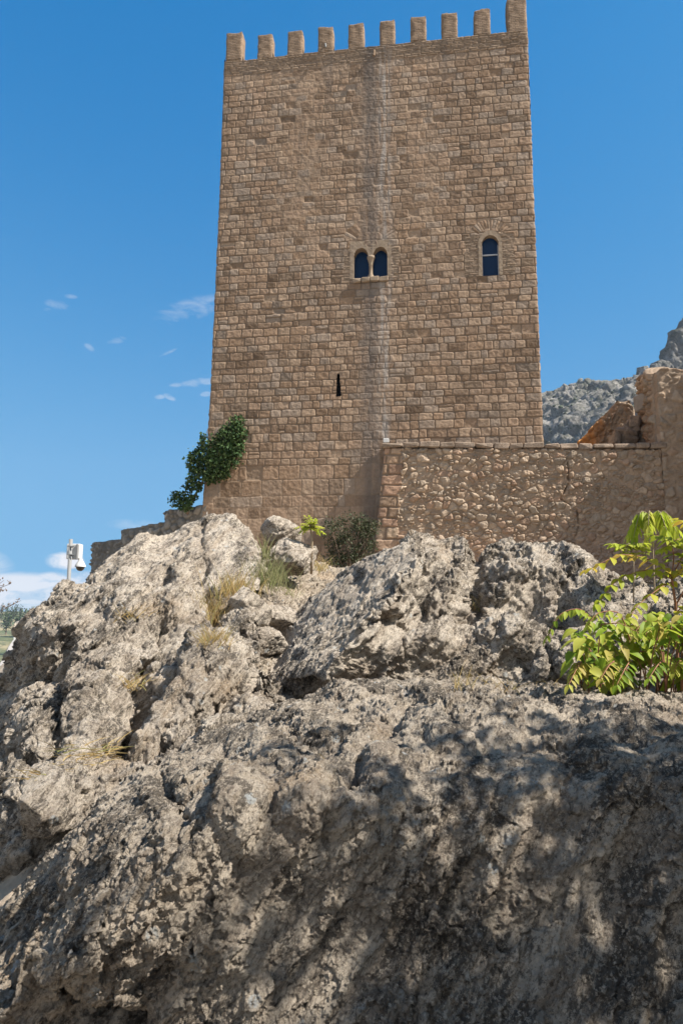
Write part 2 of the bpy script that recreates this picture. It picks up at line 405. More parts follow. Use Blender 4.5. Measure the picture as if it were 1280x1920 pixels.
# ------------------------------------------------------------------ lofts: surfaces spanned between ledge lines
def basis(n, counts, lin=.4):
    """rows: sample weights on n control points; counts = samples per segment"""
    W = []
    for i in range(n-1):
        for t in np.arange(counts[i])/counts[i]:
            w = np.zeros(n); t2, t3 = t*t, t*t*t
            cr = (-.5*t3+t2-.5*t, 1.5*t3-2.5*t2+1, -1.5*t3+2*t2+.5*t, .5*t3-.5*t2)
            for k, c in zip((i-1, i, i+1, i+2), cr): w[min(max(k, 0), n-1)] += c*(1-lin)
            w[i] += (1-t)*lin; w[i+1] += t*lin; W.append(w)
    w = np.zeros(n); w[-1] = 1; W.append(w); return np.array(W)
def loft(rows, px=1.0, lin=.4, back=((.45, -.25), (1.2, -1.6)), front=(), world=None, left=(), right=()):
    G = world if world is not None else np.array([[at(*p) for p in r] for r in rows])
    top = G[0]
    pre = [top+np.array([0, dy, dz]) for dy, dz in back][::-1]
    post = [G[-1]+np.array([0, dy, dz]) for dy, dz in front]
    G = np.array(list(pre)+list(G)+list(post))
    for o_ in left: G = np.concatenate([G[:, :1]+np.array(o_), G], 1)
    for o_ in right: G = np.concatenate([G, G[:, -1:]+np.array(o_)], 1)
    U, V = proj(G.reshape(-1, 3)); uv = np.stack([U, V], 1).reshape(G.shape[0], G.shape[1], 2)
    cr = np.linalg.norm(np.diff(uv, axis=0), axis=2).mean(1); cc = np.linalg.norm(np.diff(uv, axis=1), axis=2).mean(0)
    k = 1/px*.533
    wl = np.linalg.norm(np.diff(G, axis=0), axis=2).mean(1); dep = np.abs(G[:-1, :, 1]).mean(1)
    cr = np.clip(np.maximum(cr*k*1.15, wl/(dep/682*1.7*px)), 4, 500).astype(int); cc = np.clip(cc*k, 3, 400).astype(int)
    cr[:len(pre)] = np.clip(cr[:len(pre)], 4, 24); 
    if left: cc[:len(left)] = 30
    if right: cc[-len(right):] = 40
    D = np.einsum('ri,ijk,cj->rck', basis(G.shape[0], cr, lin), G, basis(G.shape[1], cc, lin))
    return D
def normals(D):
    a = np.gradient(D, axis=1); b = np.gradient(D, axis=0); n = np.cross(b, a); n /= np.linalg.norm(n, axis=2)[..., None]+1e-12
    return n
def box_blur(A, k):
    for ax in (0, 1):
        pad = [(0, 0)]*A.ndim; pad[ax] = (k, k); B = np.cumsum(np.pad(A, pad, mode='edge'), axis=ax)
        z = np.take(B, [0], axis=ax)*0; B = np.concatenate([z, B], ax); n = A.shape[ax]
        A = (np.take(B, np.arange(2*k+1, 2*k+1+n), axis=ax)-np.take(B, np.arange(n), axis=ax))/(2*k+1)
    return A
def seg_dist(U, V, line):
    d = np.full(U.shape, 1e9)
    for (x0, y0), (x1, y1) in zip(line[:-1], line[1:]):
        dx, dy = x1-x0, y1-y0; t = np.clip(((U-x0)*dx+(V-y0)*dy)/(dx*dx+dy*dy), 0, 1)
        d = np.minimum(d, np.hypot(U-x0-t*dx, V-y0-t*dy))
    return d
def stretch(P, g, k):
    g = np.asarray(g, float); g /= np.linalg.norm(g); return P-(1-1/k)*(P@g)[:, None]*g[None]
def rock(name, D, mat, seed, big=.10, mid=.05, fine=.018, grain=(.3, .2, .9), gk=2.5, cracks=(), lumps=(), pit=.02, lay_k=1.0, terr=.42, terr_amt=.75, crk=.4, calm=(), label=None, cat='rock', sc_=1.0, group=None):
    nr, nc, _ = D.shape
    U, V = proj(D.reshape(-1, 3)); U = U.reshape(nr, nc); V = V.reshape(nr, nc)
    n = normals(D); P = D.reshape(-1, 3)
    o = np.zeros((nr, nc)); cm = np.ones((nr, nc))
    for (poly, fac, soft) in calm:
        ins = np.zeros((nr, nc), bool)
        for (x0, y0), (x1, y1) in zip(poly, poly[1:]+poly[:1]):
            c_ = ((y0 > V) != (y1 > V)) & (U < (x1-x0)*(V-y0)/((y1-y0) if y1 != y0 else 1e-9)+x0); ins ^= c_
        cm *= 1-(1-fac)*box_blur(ins.astype(float), soft)
    w1 = fbm(P, .45*sc_, 4, seed+91, .6).reshape(nr, nc); w2 = fbm(P, .45*sc_, 4, seed+95, .6).reshape(nr, nc)
    for L_ in lumps:            # (u, v, radius, height) or (u, v, half length, half width, tilt, height): steep-sided lobes
        u, v, ru, rv, an, a = (L_[0], L_[1], L_[2], L_[2], 0, L_[3]) if len(L_) == 4 else L_
        c_, s_ = math.cos(R(an)), math.sin(R(an)); du = U-u; dv = V-v; x_ = (du*c_-dv*s_)/ru+w1*.55; y_ = (du*s_+dv*c_)/rv+w2*.55
        q = np.clip(1-(x_*x_+y_*y_), 0, 1); o += .55*a*(.55*q**.62+.45*q)
    wob = fbm(P, .25, 3, seed+90).reshape(nr, nc)
    for (line, wd, dep) in cracks:
        d = seg_dist(U, V, line)+wob*wd*1.2; o -= dep*np.exp(-np.clip(d/wd, 0, 9)**1.5)
    # the surface settles onto bedding planes, leaving slabs and risers
    tt = (P@SN)/(terr*sc_)+.9*fbm(P, 1.6*sc_, 4, seed+301)+.25*fbm(P, .4*sc_, 3, seed+305); ff = tt-np.floor(tt)
    D = D+SN*(((sstep(.26, .74, ff)-ff)*terr*sc_*terr_amt).reshape(nr, nc)*(.4+.6*cm))[..., None]; P = D.reshape(-1, 3); n = normals(box_blur(D, 3))
    # angular blocks, then bedding ledges and broken facets, then knobs and pits
    wv = lambda s_, a_, q: P+np.stack([fbm(P, s_, 3, seed+q+k) for k in (0, 9, 18)], 1)*a_
    bl, eb, ID = facets(stretch(wv(.5*sc_, .14*sc_, 50), grain, 1.6)/(.60*sc_), seed, 1.3)
    o += big*(.6*fbm(P, 1.2*sc_, 3, seed+1, .5)+.6*bl-.45*crk*np.exp(-np.clip(eb/.05, 0, 9))).reshape(nr, nc)*(.25+.75*cm)
    t2 = (P@SN)/(.27*sc_)+1.1*fbm(P, 1.3*sc_, 4, seed+71)+.12*fbm(P, .2*sc_, 2, seed+72); l2 = np.floor(t2); f2_ = t2-l2
    o += big*1.15*((1-f2_)**1.3*sstep(0, .08, f2_)*(.25+.75*rnd(l2.astype(np.int64)+7000, 9))-.3).reshape(nr, nc)*(.4+.6*cm)
    D = D+n*o[..., None]
    n = normals(box_blur(D, 3)); P = D.reshape(-1, 3); cm = cm*(.4+.85*sstep(-.25, .35, fbm(P, .85*sc_, 3, seed+77))).reshape(nr, nc)
    bn = SN
    t = (P@bn)/(.085*sc_)+2.2*fbm(P, .55*sc_, 4, seed+61); lay = np.floor(t); ft = t-lay
    led = (1-ft)**1.5*(.3+.7*rnd(lay.astype(np.int64)+(fbm(P, .5, 1, 5) > 0)*500, 7))*sstep(-.25, .25, fbm(P, .7*sc_, 3, seed+66))
    b1, e1, i1 = facets(stretch(wv(.2*sc_, .06*sc_, 150), grain, 1.7)/(.21*sc_), seed+4, 1.25)
    r = fbm(stretch(P, grain, gk)+fbm(P, .3*sc_, 2, seed+7)[:, None]*.08*sc_, .30*sc_, 5, seed+11, .60, 'r')
    D = D+n*(mid*(1.0*led*lay_k+.95*b1-.30*crk*np.exp(-np.clip(e1/.05, 0, 9))+.14*r).reshape(nr, nc)*cm)[..., None]
    n = normals(box_blur(D, 1)); P = D.reshape(-1, 3)
    b2, e2, i2 = facets(stretch(wv(.07*sc_, .02*sc_, 250), grain, 1.4)/(.075*sc_), seed+8, 1.3)
    f = fbm(stretch(P, grain, 1.4), .06*sc_, 3, seed+31, .66)
    b3, e3, i3 = facets(P/(.032*sc_)+f[:, None]*.4, seed+9, 1.3)
    f1, f2, fi = worley(P/(.055*sc_)+f[:, None]*.5, seed+5)
    hole = -np.clip(.6-f1, 0, 1)*(rnd(fi, 3) > .45)*sstep(-.2, .3, fbm(P, .4*sc_, 2, seed+37))
    D = D+n*((fine*(1.35*b2+.7*f+.6*b3)+pit*1.8*hole).reshape(nr, nc)*(.35+.65*cm))[..., None]
    return tag(mesh_np(name, D.reshape(-1, 3), grid_faces(nr, nc, flip=True), mat, loc=None), label, cat, group)

# ------------------------------------------------------------------ tower
TL = at(379, 1150, 24.61); TR = at(1030, 1157, 22.95)
tdir = TR-TL; tdir[2] = 0; TW = np.linalg.norm(tdir); tdir /= TW; tn = np.array([tdir[1], -tdir[0], 0.0])
def tsz(u, v):
    d = ray(u, v); o = np.array([0, 0, CAMZ]); t = ((TL-o)@tn)/(d@tn); p = o+d*t
    return float((p-TL)@tdir), float(p[2])
def tpt(s, z, out=0.0): return np.array([TL[0]+tdir[0]*s+tn[0]*out, TL[1]+tdir[1]*s+tn[1]*out, z])
def masonry(X, Z, seed, course=.30, width=.44, big_below=None, specials=(), joint=.010, depth=.025, fill=None, pal=None):
    r = np.random.default_rng(seed); n = len(X)
    P0 = np.stack([X, Z, X*0], 1)
    Zw = Z+.035*fbm(P0, 1.6, 3, seed+1)+.022*fbm(P0, .35, 3, seed+2); Xw = X+.035*fbm(P0, .4, 3, seed+3)
    zs = [Z.min()-.5]
    while zs[-1] < Z.max()+1:
        h = course*r.uniform(.80, 1.2)
        if big_below and zs[-1] < big_below: h *= 1.75
        zs.append(zs[-1]+h)
    zs = np.array(zs); ci = np.clip(np.searchsorted(zs, Zw)-1, 0, len(zs)-2)
    d_lo = Zw-zs[ci]; d_hi = zs[ci+1]-Zw
    dx = np.zeros(n); bid = np.zeros(n, np.int64); xl = np.zeros(n)
    for c in np.unique(ci):
        k = ci == c; h = zs[c+1]-zs[c]; xs = [X.min()-1-r.uniform(0, .5)]
        while xs[-1] < X.max()+1: xs.append(xs[-1]+np.clip(r.lognormal(math.log(width*(.55+.45*h/course)),   .25), width*.5, width*1.9))
        xs = np.array(xs); bi = np.searchsorted(xs, Xw[k])-1
        dx[k] = np.minimum(Xw[k]-xs[bi], xs[bi+1]-Xw[k]); bid[k] = c*1000+bi; xl[k] = Xw[k]-(xs[bi]+xs[bi+1])/2
    dz = np.minimum(d_lo, d_hi)
    sp_ = (rnd(bid, 15) < .06) & ((zs[ci+1]-zs[ci]) > course*.95); cut = zs[ci]+(zs[ci+1]-zs[ci])*(.35+.3*rnd(bid, 16)); dz = np.where(sp_, np.minimum(dz, np.abs(Zw-cut)), dz); bid = np.where(sp_ & (Zw > cut), bid+500, bid)
    for (kind, su, sz, r0_, r1_, a0, a1, bw) in specials:       # fans of thin bricks over the openings
        rr = np.hypot(X-su, Z-sz); aa = np.arctan2(Z-sz, X-su); k = (rr > r0_) & (rr < r1_) & (aa > a0) & (aa < a1)
        da = bw/((r0_+r1_)/2); q = aa/da+.15*fbm(P0, .2, 2, 9); j = np.floor(q)
        dx = np.where(k, np.minimum(q-j, 1-(q-j))*da*rr, dx); dz = np.where(k, np.minimum(rr-r0_, r1_-rr)+.0, dz)
        bid = np.where(k, 9000000+j.astype(np.int64)+int(su*100)*100, bid); xl = np.where(k, 0, xl)
    # rounded corners
    rc = .03+.045*rnd(bid, 17); ax = np.clip(rc-dx, 0, None); az = np.clip(rc-dz, 0, None); dd = rc-np.hypot(ax, az)
    dd = np.where((dx < rc) & (dz < rc), dd, np.minimum(dx, dz))
    jn = joint*np.clip(1+1.3*fbm(P0, .6, 4, seed+5), .3, 3); prof = 1-(1-sstep(jn*.2, jn+.02, dd))*np.where(bid > 8999000, .5, 1)
    mk = fill(X, Z, P0) if fill is not None else np.clip(.25+.5*fbm(P0, .7, 3, seed+13), 0, 1)
    lost = rnd(bid, 11) < .03
    rough = fbm(P0, .16, 4, seed+6, .6)
    prot = (rnd(bid, 1)-.5)*.018+xl*(rnd(bid, 2)-.5)*.025+(Zw-(zs[ci]+zs[ci+1])/2)*(rnd(bid, 3)-.5)*.05
    h = -depth*(1-prof)*(1-.82*mk)+prof*prot*(1-.6*mk)+.016*rough*(.4+prof)-lost*prof*.03
    base = np.array(pal or ((.290, .200, .136), (.258, .174, .114), (.308, .22, .152), (.272, .208, .157), (.213, .145, .097), (.285, .203, .141)))
    cid = (rnd(bid, 5)*len(base)).astype(int) % len(base); col = base[cid]*(.88+.26*rnd(bid, 6)-.26*(rnd(bid, 18) < .13))[:, None]
    jc = np.array((.16, .117, .084)); mc = np.array((.292, .21, .145))
    low = fbm(P0, 2.2, 4, seed+8)
    jcol = jc*(1-mk)[:, None]+mc*mk[:, None]
    p2 = prof*(1-.45*mk*sstep(-.2, .5, fbm(P0, .4, 3, seed+9)))
    col = col*p2[:, None]+jcol*(1-p2)[:, None]
    col *= (1+.24*low+.14*fbm(P0, .28, 4, seed+15))[:, None]
    return h, col
ztop = tsz(700, 88)[1]; zpar = tsz(700, 108)[1]; zbase = 2.0
tower = empty('castle_tower', (TL[0]+tdir[0]*TW/2-tn[0]*TW/2, TL[1]+tdir[1]*TW/2-tn[1]*TW/2, zbase),
              'tall square castle tower of brown stone blocks with a row of merlons along its top', 'tower')
# its outline on the wall plane: left and right edges, slightly battered low down
EL_ = sorted([tsz(u, v)[::-1] for u, v in ((422, 61), (410.5, 378), (403, 540), (392.7, 756), (388, 830), (378, 965), (368, 1060))])
ER_ = sorted([tsz(u, v)[::-1] for u, v in ((986.5, 0), (1001, 378), (1011, 640), (1018.5, 827), (1027, 1060))])
xl_of = lambda z: np.interp(z, [q[0] for q in EL_], [q[1] for q in EL_]); xr_of = lambda z: np.interp(z, [q[0] for q in ER_], [q[1] for q in ER_])
def topline(s):   # the eroded top of the wall under the merlons
    uv = [(420, 116), (461, 113), (560, 101), (700, 87), (830, 73), (950, 60), (990, 56)]
    q = [tsz(*p) for p in uv]; return np.interp(s, [a for a, b in q], [b for a, b in q])
W1a = tsz(663, 523); W1b = tsz(690, 464); W1c = tsz(699.5, 521); W1d = tsz(725.7, 461); W2a = tsz(904, 517); W2b = tsz(933.5, 440)
def arch_in(s, z, s0, s1, z0, zs, zt, grow=0.0):
    """pointed arch opening: sill z0, springing zs, apex zt"""
    c = (s0+s1)/2; hw = (s1-s0)/2+grow; t = np.clip((z-zs)/(zt+grow-zs), 0, 1)
    w = hw*np.sqrt(np.clip(1-t**1.7, 0, 1)); return (np.abs(s-c) < w) & (z > z0-grow) & (z < zt+grow)
w1z0, w1z1 = W1a[1], W1b[1]; w1s = w1z0+(w1z1-w1z0)*.74
w2z0, w2z1 = W2a[1], W2b[1]; w2s = w2z0+(w2z1-w2z0)*.80
SA = tsz(631, 744); SB = tsz(637.5, 700)
def fill_mask(X, Z, P0):
    g = lambda u, v, ru, rv: np.exp(-(((X-tsz(u, v)[0])*52/ru)**2+((Z-tsz(u, v)[1])*40/rv)**2))
    m_ = .95*g(570, 250, 60, 160)+.9*g(690, 230, 40, 150)+.8*g(800, 330, 50, 150)+1.2*g(692, 418, 34, 32)+.7*g(690, 800, 26, 200)+.9*g(520, 960, 160, 60)+.8*g(640, 130, 200, 22)+.8*g(400, 850, 40, 90)+.5*g(560, 420, 60, 60)
    return np.clip(m_*1.15-.02+.75*fbm(P0, 1.1, 5, 77, .6), 0, 1)
def tower_front():
    nc, nr = 680, 1080; s = np.linspace(0, 1, nc); zz = np.linspace(zbase, 1, 2)
    T = np.linspace(0, 1, nr)[::-1]
    S_, T_ = np.meshgrid(s, T)
    Zt = topline(np.interp(S_, [0, 1], [xl_of(ztop), xr_of(ztop)])); Z = zbase+(Zt-zbase)*T_
    X = xl_of(Z)*(1-S_)+xr_of(Z)*S_
    x, z = X.ravel(), Z.ravel()
    fans = [(0, tsz(694, 462)[0], tsz(694, 462)[1], .62, 1.12, .42, 1.12, .115), (0, tsz(694, 462)[0], tsz(694, 462)[1], .62, 1.12, 2.0, 2.75, .115),
            (0, tsz(918, 452)[0], tsz(918, 452)[1], .50, .86, .6, 2.55, .105)]
    h, col = masonry(x, z, 5, .285, .40, big_below=tsz(600, 890)[1], specials=fans, fill=fill_mask)
    # brick band under the merlons and dressed surround of the openings: thin flat courses
    band = topline(x)-z
    bb = (band < .62+.12*fbm(np.stack([x, z, z*0], 1), .8, 3, 3))
    hb, cb = masonry(x, band, 9, .075, .34, joint=.014, depth=.03, pal=((.31, .222, .15), (.26, .182, .122), (.35, .26, .185), (.285, .205, .142)))
    h = np.where(bb, hb+.02, h); col = np.where(bb[:, None], cb, col)
    for (s0, s1, z0, z1) in ((W1a[0]-.38, W1d[0]+.42, w1z0-.1, w1z1-.1), (W2a[0]-.62, W2b[0]+.55, w2z0-.02, w2z1+.05)):
        j = .12*fbm(np.stack([x, z, z*0], 1), .5, 3, 8)
        k = (x > s0+j) & (x < s1+j) & (z > z0) & (z < z1); hb, cb = masonry(x, z, 19, .065, .30, joint=.009, depth=.012, pal=((.28, .205, .143), (.255, .183, .127), (.31, .232, .165)))
        h = np.where(k, hb, h); col = np.where(k[:, None], cb, col)
    # rain stains running down from the spout and from below the paired window
    P0 = np.stack([x, z*.12, z*0], 1); sx = tsz(700, 300)[0]; wob = .14*fbm(np.stack([x*0, z, z*0], 1), 2.5, 3, 4)
    st = np.exp(-((x-sx+.14+wob)/.36)**2)*sstep(-.45, .2, fbm(P0, .22, 4, 21)+.15)*.9
    st = np.maximum(st, .6*np.exp(-((x-sx+.05)/.55)**2)*sstep(-.1, .4, fbm(P0, .3, 4, 22)))
    st = np.maximum(st, .45*sstep(.1, .5, fbm(P0, .6, 4, 23))*sstep(tsz(700, 420)[1], tsz(700, 120)[1], z))
    grey = np.array((.115, .10, .09)); pale = np.array((.33, .30, .27))
    col = col*(1-.75*st[:, None])+grey*.75*st[:, None]
    sp = np.exp(-((x-sx-.40+wob)/.24)**2)*sstep(-.3, .3, fbm(P0, .18, 4, 25))*.75
    col = col*(1-sp[:, None])+pale*sp[:, None]
    edge = np.minimum(x-xl_of(z), xr_of(z)-x); h = h-.035*np.exp(-np.clip(edge, 0, None)/.03)
    D = TL[None]*[1, 1, 0]+tdir[None]*x[:, None]+tn[None]*h[:, None]+np.array([0, 0, 1])[None]*z[:, None]
    er = .035*fbm(np.stack([x*0+5, z, z*0], 1), .22, 3, 41)
    D += tdir[None]*(er*((S_.ravel() < .002)*1.-(S_.ravel() > .998)*1.))[:, None]
    cx = (X[:-1, :-1]+X[1:, 1:])/2; cz = (Z[:-1, :-1]+Z[1:, 1:])/2
    hole = arch_in(cx, cz, W1a[0], W1b[0], w1z0, w1s, w1z1, .05) | arch_in(cx, cz, W1c[0], W1d[0], w1z0, w1s, w1z1, .05) | arch_in(cx, cz, W2a[0], W2b[0], w2z0, w2s, w2z1, .015)
    hole |= (cx > W1b[0]-.05) & (cx < W1c[0]+.05) & (cz > w1z0-.03) & (cz < w1s)
    sj = .02*np.sin(cz*7)+.008*np.sin(cz*19); sw = .045+.05*(SB[1]-cz)/(SB[1]-SA[1])
    hole |= (np.abs(cx-(SA[0]+SB[0])/2+sj*.5) < sw) & (cz > SA[1]) & (cz < SB[1])
    return D, col, nr, nc, ~hole
Df, colf, nr, nc, keep = tower_front()
# front face, then the three plain faces behind it, one mesh
Vt = [Df]; Ct = [colf]; Ft = [grid_faces(nr, nc, keep, flip=True)]; off = len(Df)
def other_face(sA, oA, sB, oB):
    global off
    A, B = tpt(sA, 0, oA), tpt(sB, 0, oB); w = np.linalg.norm(B-A); d = (B-A)/w; nn = np.array([d[1], -d[0], 0])
    c_, r_ = 150, 300; S_, Zg = np.meshgrid(np.linspace(0, w, c_), np.linspace(ztop+.2, zbase, r_))
    h, col = masonry(S_.ravel(), Zg.ravel(), 31, .31, .46)
    V = A[None]+d[None]*S_.ravel()[:, None]+nn[None]*(np.clip(h, -.05, 0))[:, None]; V[:, 2] = Zg.ravel()
    Vt.append(V); Ct.append(col); Ft.append(grid_faces(r_, c_, flip=True, off=off)); off += len(V)
xl_, xr_ = float(xl_of(ztop)), float(xr_of(ztop))
other_face(xr_, -.04, xr_, -TW); other_face(xr_, -TW, xl_, -TW); other_face(xl_, -TW, xl_, -.04)
mesh_np('wall', np.concatenate(Vt), np.concatenate(Ft), M['masonry'], tower, True, {'tint': np.concatenate(Ct)})
# roof terrace behind the parapet
mb = MB(); mb.box(tpt((xl_+xr_)/2, ztop-1.0, -TW/2), tdir, tn, (0, 0, 1), (xr_-xl_)/2-.06, TW/2-.08, .1)
Mflat = plain('terrace_stone', (.3, .25, .2), .95, 0, .3, 3); mb.build('terrace', Mflat, tower)

def brick_mat():
    n = NT('merlon_brick'); v = n.coord()
    br = n.N.new('ShaderNodeTexBrick'); n.L.new(v, br.inputs[0])
    for k, q in (('Scale', 1.0), ('Mortar Size', .011), ('Mortar Smooth', .6), ('Brick Width', .30), ('Row Height', .075), ('Bias', 0.0)): br.inputs[k].default_value = q
    br.inputs['Color1'].default_value = (.33, .235, .16, 1); br.inputs['Color2'].default_value = (.235, .16, .105, 1); br.inputs['Mortar'].default_value = (.15, .11, .08, 1)
    c = n.mix(1.0, br.outputs[0], n.mix(n.noise(v, 5, 7, .7), (.5,)*3, (1.4,)*3), 'MULTIPLY')
    c = n.mix(n.ramp(n.noise(v, 1.7, 5, .7), .5, .64, 0, .75), c, (.21, .15, .105))
    n.color(c); n.b.inputs['Specular IOR Level'].default_value = .1
    h = n.math('ADD', n.math('MULTIPLY', br.outputs[1], -1.0), n.math('MULTIPLY', n.noise(v, 14, 6, .7), 1.2)); n.bump(h, .8, .025); return n.m
M['brick'] = brick_mat()
def roughbox(s0, s1, o0, o1, zb, zt, seed, n=(14, 12, 22), amp=.03, parent=tower, name='merlon', mat=None):
    """box of weathered brick: six dense faces, worn edges, local frame u=along wall, v=up"""
    V = []; Fs = []; off = 0
    ls = [np.linspace(0, 1, k) for k in n]
    def face(f, na, nb, flip):
        nonlocal off
        a, b = np.meshgrid(np.linspace(0, 1, na), np.linspace(0, 1, nb)); V.append(np.stack(f(a.ravel(), b.ravel()), 1)); Fs.append(grid_faces(nb, na, flip=flip, off=off)); off += na*nb
    face(lambda a, b: (a, b*0, b), n[0], n[2], False); face(lambda a, b: (a, b*0+1, b), n[0], n[2], True)
    face(lambda a, b: (a*0, a, b), n[1], n[2], True); face(lambda a, b: (a*0+1, a, b), n[1], n[2], False)
    face(lambda a, b: (a, b, b*0+1), n[0], n[1], False); face(lambda a, b: (a, b, b*0), n[0], n[1], True)
    Q = np.concatenate(V); loc = np.stack([s0+(s1-s0)*Q[:, 0], zb+(zt-zb)*Q[:, 2], o0+(o1-o0)*Q[:, 1]], 1)   # (along, up, out)
    c = np.array([(s0+s1)/2, (zb+zt)/2, (o0+o1)/2]); hw = np.abs(np.array([(s1-s0)/2, (zt-zb)/2, (o0-o1)/2]))
    q = np.abs(loc-c); near = np.sort(np.clip(hw-q, 0, 1), axis=1)[:, 1]           # distance to the nearest edge
    dirn = (loc-c)/np.linalg.norm(loc-c, axis=1)[:, None]
    wn = np.stack([fbm(loc+seed*7.3+k*3, .28, 4, 17+k, .6) for k in range(3)], 1)
    loc = loc-dirn*(.05*np.exp(-near/.045)[:, None]*(1+1.2*wn[:, :1]))+wn*amp
    loc[:, 1] += np.where(Q[:, 2] > .98, .05*fbm(loc+seed, .35, 3, 5), 0)
    me_v = loc-np.array([s0, zb, 0])
    o = mesh_np(name, me_v, np.concatenate(Fs), mat or M['brick'], None, True)
    Mx = Matrix(((tdir[0], 0, tn[0], 0), (tdir[1], 0, tn[1], 0), (0, 1, 0, 0), (0, 0, 0, 1)))
    Mx.translation = Vector(tpt(s0, zb, 0)); pm = Matrix.Translation(parent.location)
    o.parent = parent; o.matrix_local = pm.inverted() @ Mx
    return o
MER = [(422, 455, 60, 114), (481.6, 511, 63.5, 111), (538, 567.5, 57, 106), (595, 624.5, 49, 98), (652, 682, 43, 92), (711, 740, 36.5, 86),
       (769, 798.5, 30, 78), (827.5, 857, 23, 73), (888.5, 918.5, 16, 66), (950.5, 986, -6, 63)]
for i, (ua, ub, va, vb) in enumerate(MER):
    s0, zb = tsz(ua, vb); s1, zt = tsz(ub, va); zt = (zt+tsz(ua, va)[1])/2
    o = roughbox(s0, s1, .015, -.50, zb-.06, zt, i)
    if i == 9: o['label'] = 'taller corner merlon of bare stone courses'

# paired window
def extr(pts_in, name, mat, parent, o_front, o_back):
    """flat shape in wall coordinates given thickness (outer loop, list of (s,z))"""
    n = len(pts_in); V = [tpt(s, z, o_front) for s, z in pts_in]+[tpt(s, z, o_back) for s, z in pts_in]
    me = bpy.data.meshes.new(name); loc = np.array(parent_world(parent))
    me.from_pydata([tuple(v-loc) for v in V], [], [list(range(n))]+[list(range(2*n-1, n-1, -1))]+[[i, i+n, (i+1) % n+n, (i+1) % n] for i in range(n)])
    me.materials.append(mat); o = bpy.data.objects.new(name, me); C.objects.link(o); o.parent = parent; return o
def parent_world(o):
    l = np.zeros(3)
    while o: l = l+np.array(o.location); o = o.parent
    return l
def arch_pts(s0, s1, z0, zs, zt, n=14, k=1.7, grow=0):
    c = (s0+s1)/2; hw = (s1-s0)/2+grow; L_ = [(c-hw, z0)]
    ts = np.linspace(0, 1, n)**.7
    for t in ts: L_.append((c-hw*math.sqrt(max(0, 1-t**k)), zs+(zt+grow-zs)*t))
    for t in ts[::-1][1:]: L_.append((c+hw*math.sqrt(max(0, 1-t**k)), zs+(zt+grow-zs)*t))
    L_.append((c+hw, z0)); return L_
def glass_mat():
    n = NT('window_glass'); v = n.coord(); n.color(n.mix(n.noise(v, 3, 3, .5), (.006, .02, .055), (.010, .034, .085))); n.b.inputs['Roughness'].default_value = .12  # blue sky reflection painted in as a navy base colour
    n.b.inputs['Specular IOR Level'].default_value = .08; return n.m
M['glass'] = glass_mat(); M['lime'] = plain('dressed_limestone', (.27, .205, .145), .9, 0, .4, 6)
def child_mesh(mb, name, mat, parent, smooth=False):
    V = np.concatenate(mb.v)-parent_world(parent); o = mesh_np(name, V, [np.array(f) for f in mb.f.values()], mat, None, smooth); o.parent = parent; return o
def grid_panel(s0, s1, z0, z1, res, inside_fn, outf, depth, name, mat, parent):
    """stone panel with openings cut out, reveals run back by depth: marching on a fine grid"""
    ns = int((s1-s0)/res)+1; nz = int((z1-z0)/res)+1
    S_, Z_ = np.meshgrid(np.linspace(s0, s1, ns), np.linspace(z0, z1, nz))
    solid = ~inside_fn((S_[:-1, :-1]+S_[1:, 1:])/2, (Z_[:-1, :-1]+Z_[1:, 1:])/2)
    P3 = np.stack([S_.ravel(), Z_.ravel(), S_.ravel()*0], 1); h = .008*fbm(P3, .12, 4, 3)
    fr = TL[None]*[1, 1, 0]+tdir[None]*S_.ravel()[:, None]+tn[None]*(outf+h)[:, None]+np.array([0, 0, 1.])*Z_.ravel()[:, None]
    bk = fr-tn[None]*depth; N_ = ns*nz; F_ = grid_faces(nz, ns, solid)
    pad = np.pad(solid, 1); idx = np.arange(N_).reshape(nz, ns); rev = []
    for (dy, dx, a, b) in ((0, -1, (0, 0), (1, 0)), (0, 1, (1, 1), (0, 1)), (-1, 0, (0, 1), (0, 0)), (1, 0, (1, 0), (1, 1))):
        nb = pad[1+dy:1+dy+nz-1, 1+dx:1+dx+ns-1]; e = solid & ~nb; yy, xx = np.nonzero(e)
        p = idx[yy+a[0], xx+a[1]]; q = idx[yy+b[0], xx+b[1]]; rev.append(np.stack([p, q, q+N_, p+N_], 1))
    V = np.concatenate([fr, bk])-parent_world(parent)
    o = mesh_np(name, V, np.concatenate([F_]+rev), mat, None, False); o.parent = parent; return o
sill_c = tpt((W1a[0]+W1d[0])/2, w1z0, 0)
win = empty('window', sill_c-np.array(tower.location), None, None); win.parent = tower; win['label'] = 'paired arched window with a slim stone column'
ins1 = lambda s, z: (arch_in(s, z, W1a[0], W1b[0], w1z0-9, w1s, w1z1) | arch_in(s, z, W1c[0], W1d[0], w1z0-9, w1s, w1z1) | ((s > W1b[0]-.06) & (s < W1c[0]+.06) & (z < w1s-.02)))
grid_panel(tsz(656, 478)[0], tsz(733, 478)[0], w1z0, tsz(694, 451)[1], .014, ins1, .004, .42, 'frame', M['lime'], win)
sc_mid = (W1b[0]+W1c[0])/2
mb = MB(); hc = w1s-w1z0
mb.lathe(tpt(sc_mid, w1z0, -.12), (0, 0, 1), [(0, 0), (.15, 0), (.15, .06), (.10, .10), (.115, .14), (.075, .19), (.07, hc-.38), (.085, hc-.36), (.075, hc-.32), (.10, hc-.22), (.135, hc-.10), (.15, hc-.08), (.15, hc), (0, hc)], 16)
child_mesh(mb, 'column', M['lime'], win, True)
for (a, b) in ((W1a, W1b), (W1c, W1d)):
    extr(arch_pts(a[0]-.02, b[0]+.02, w1z0-.02, w1s, w1z1+.02), 'pane', M['glass'], win, -.30, -.34)
mb = MB(); 
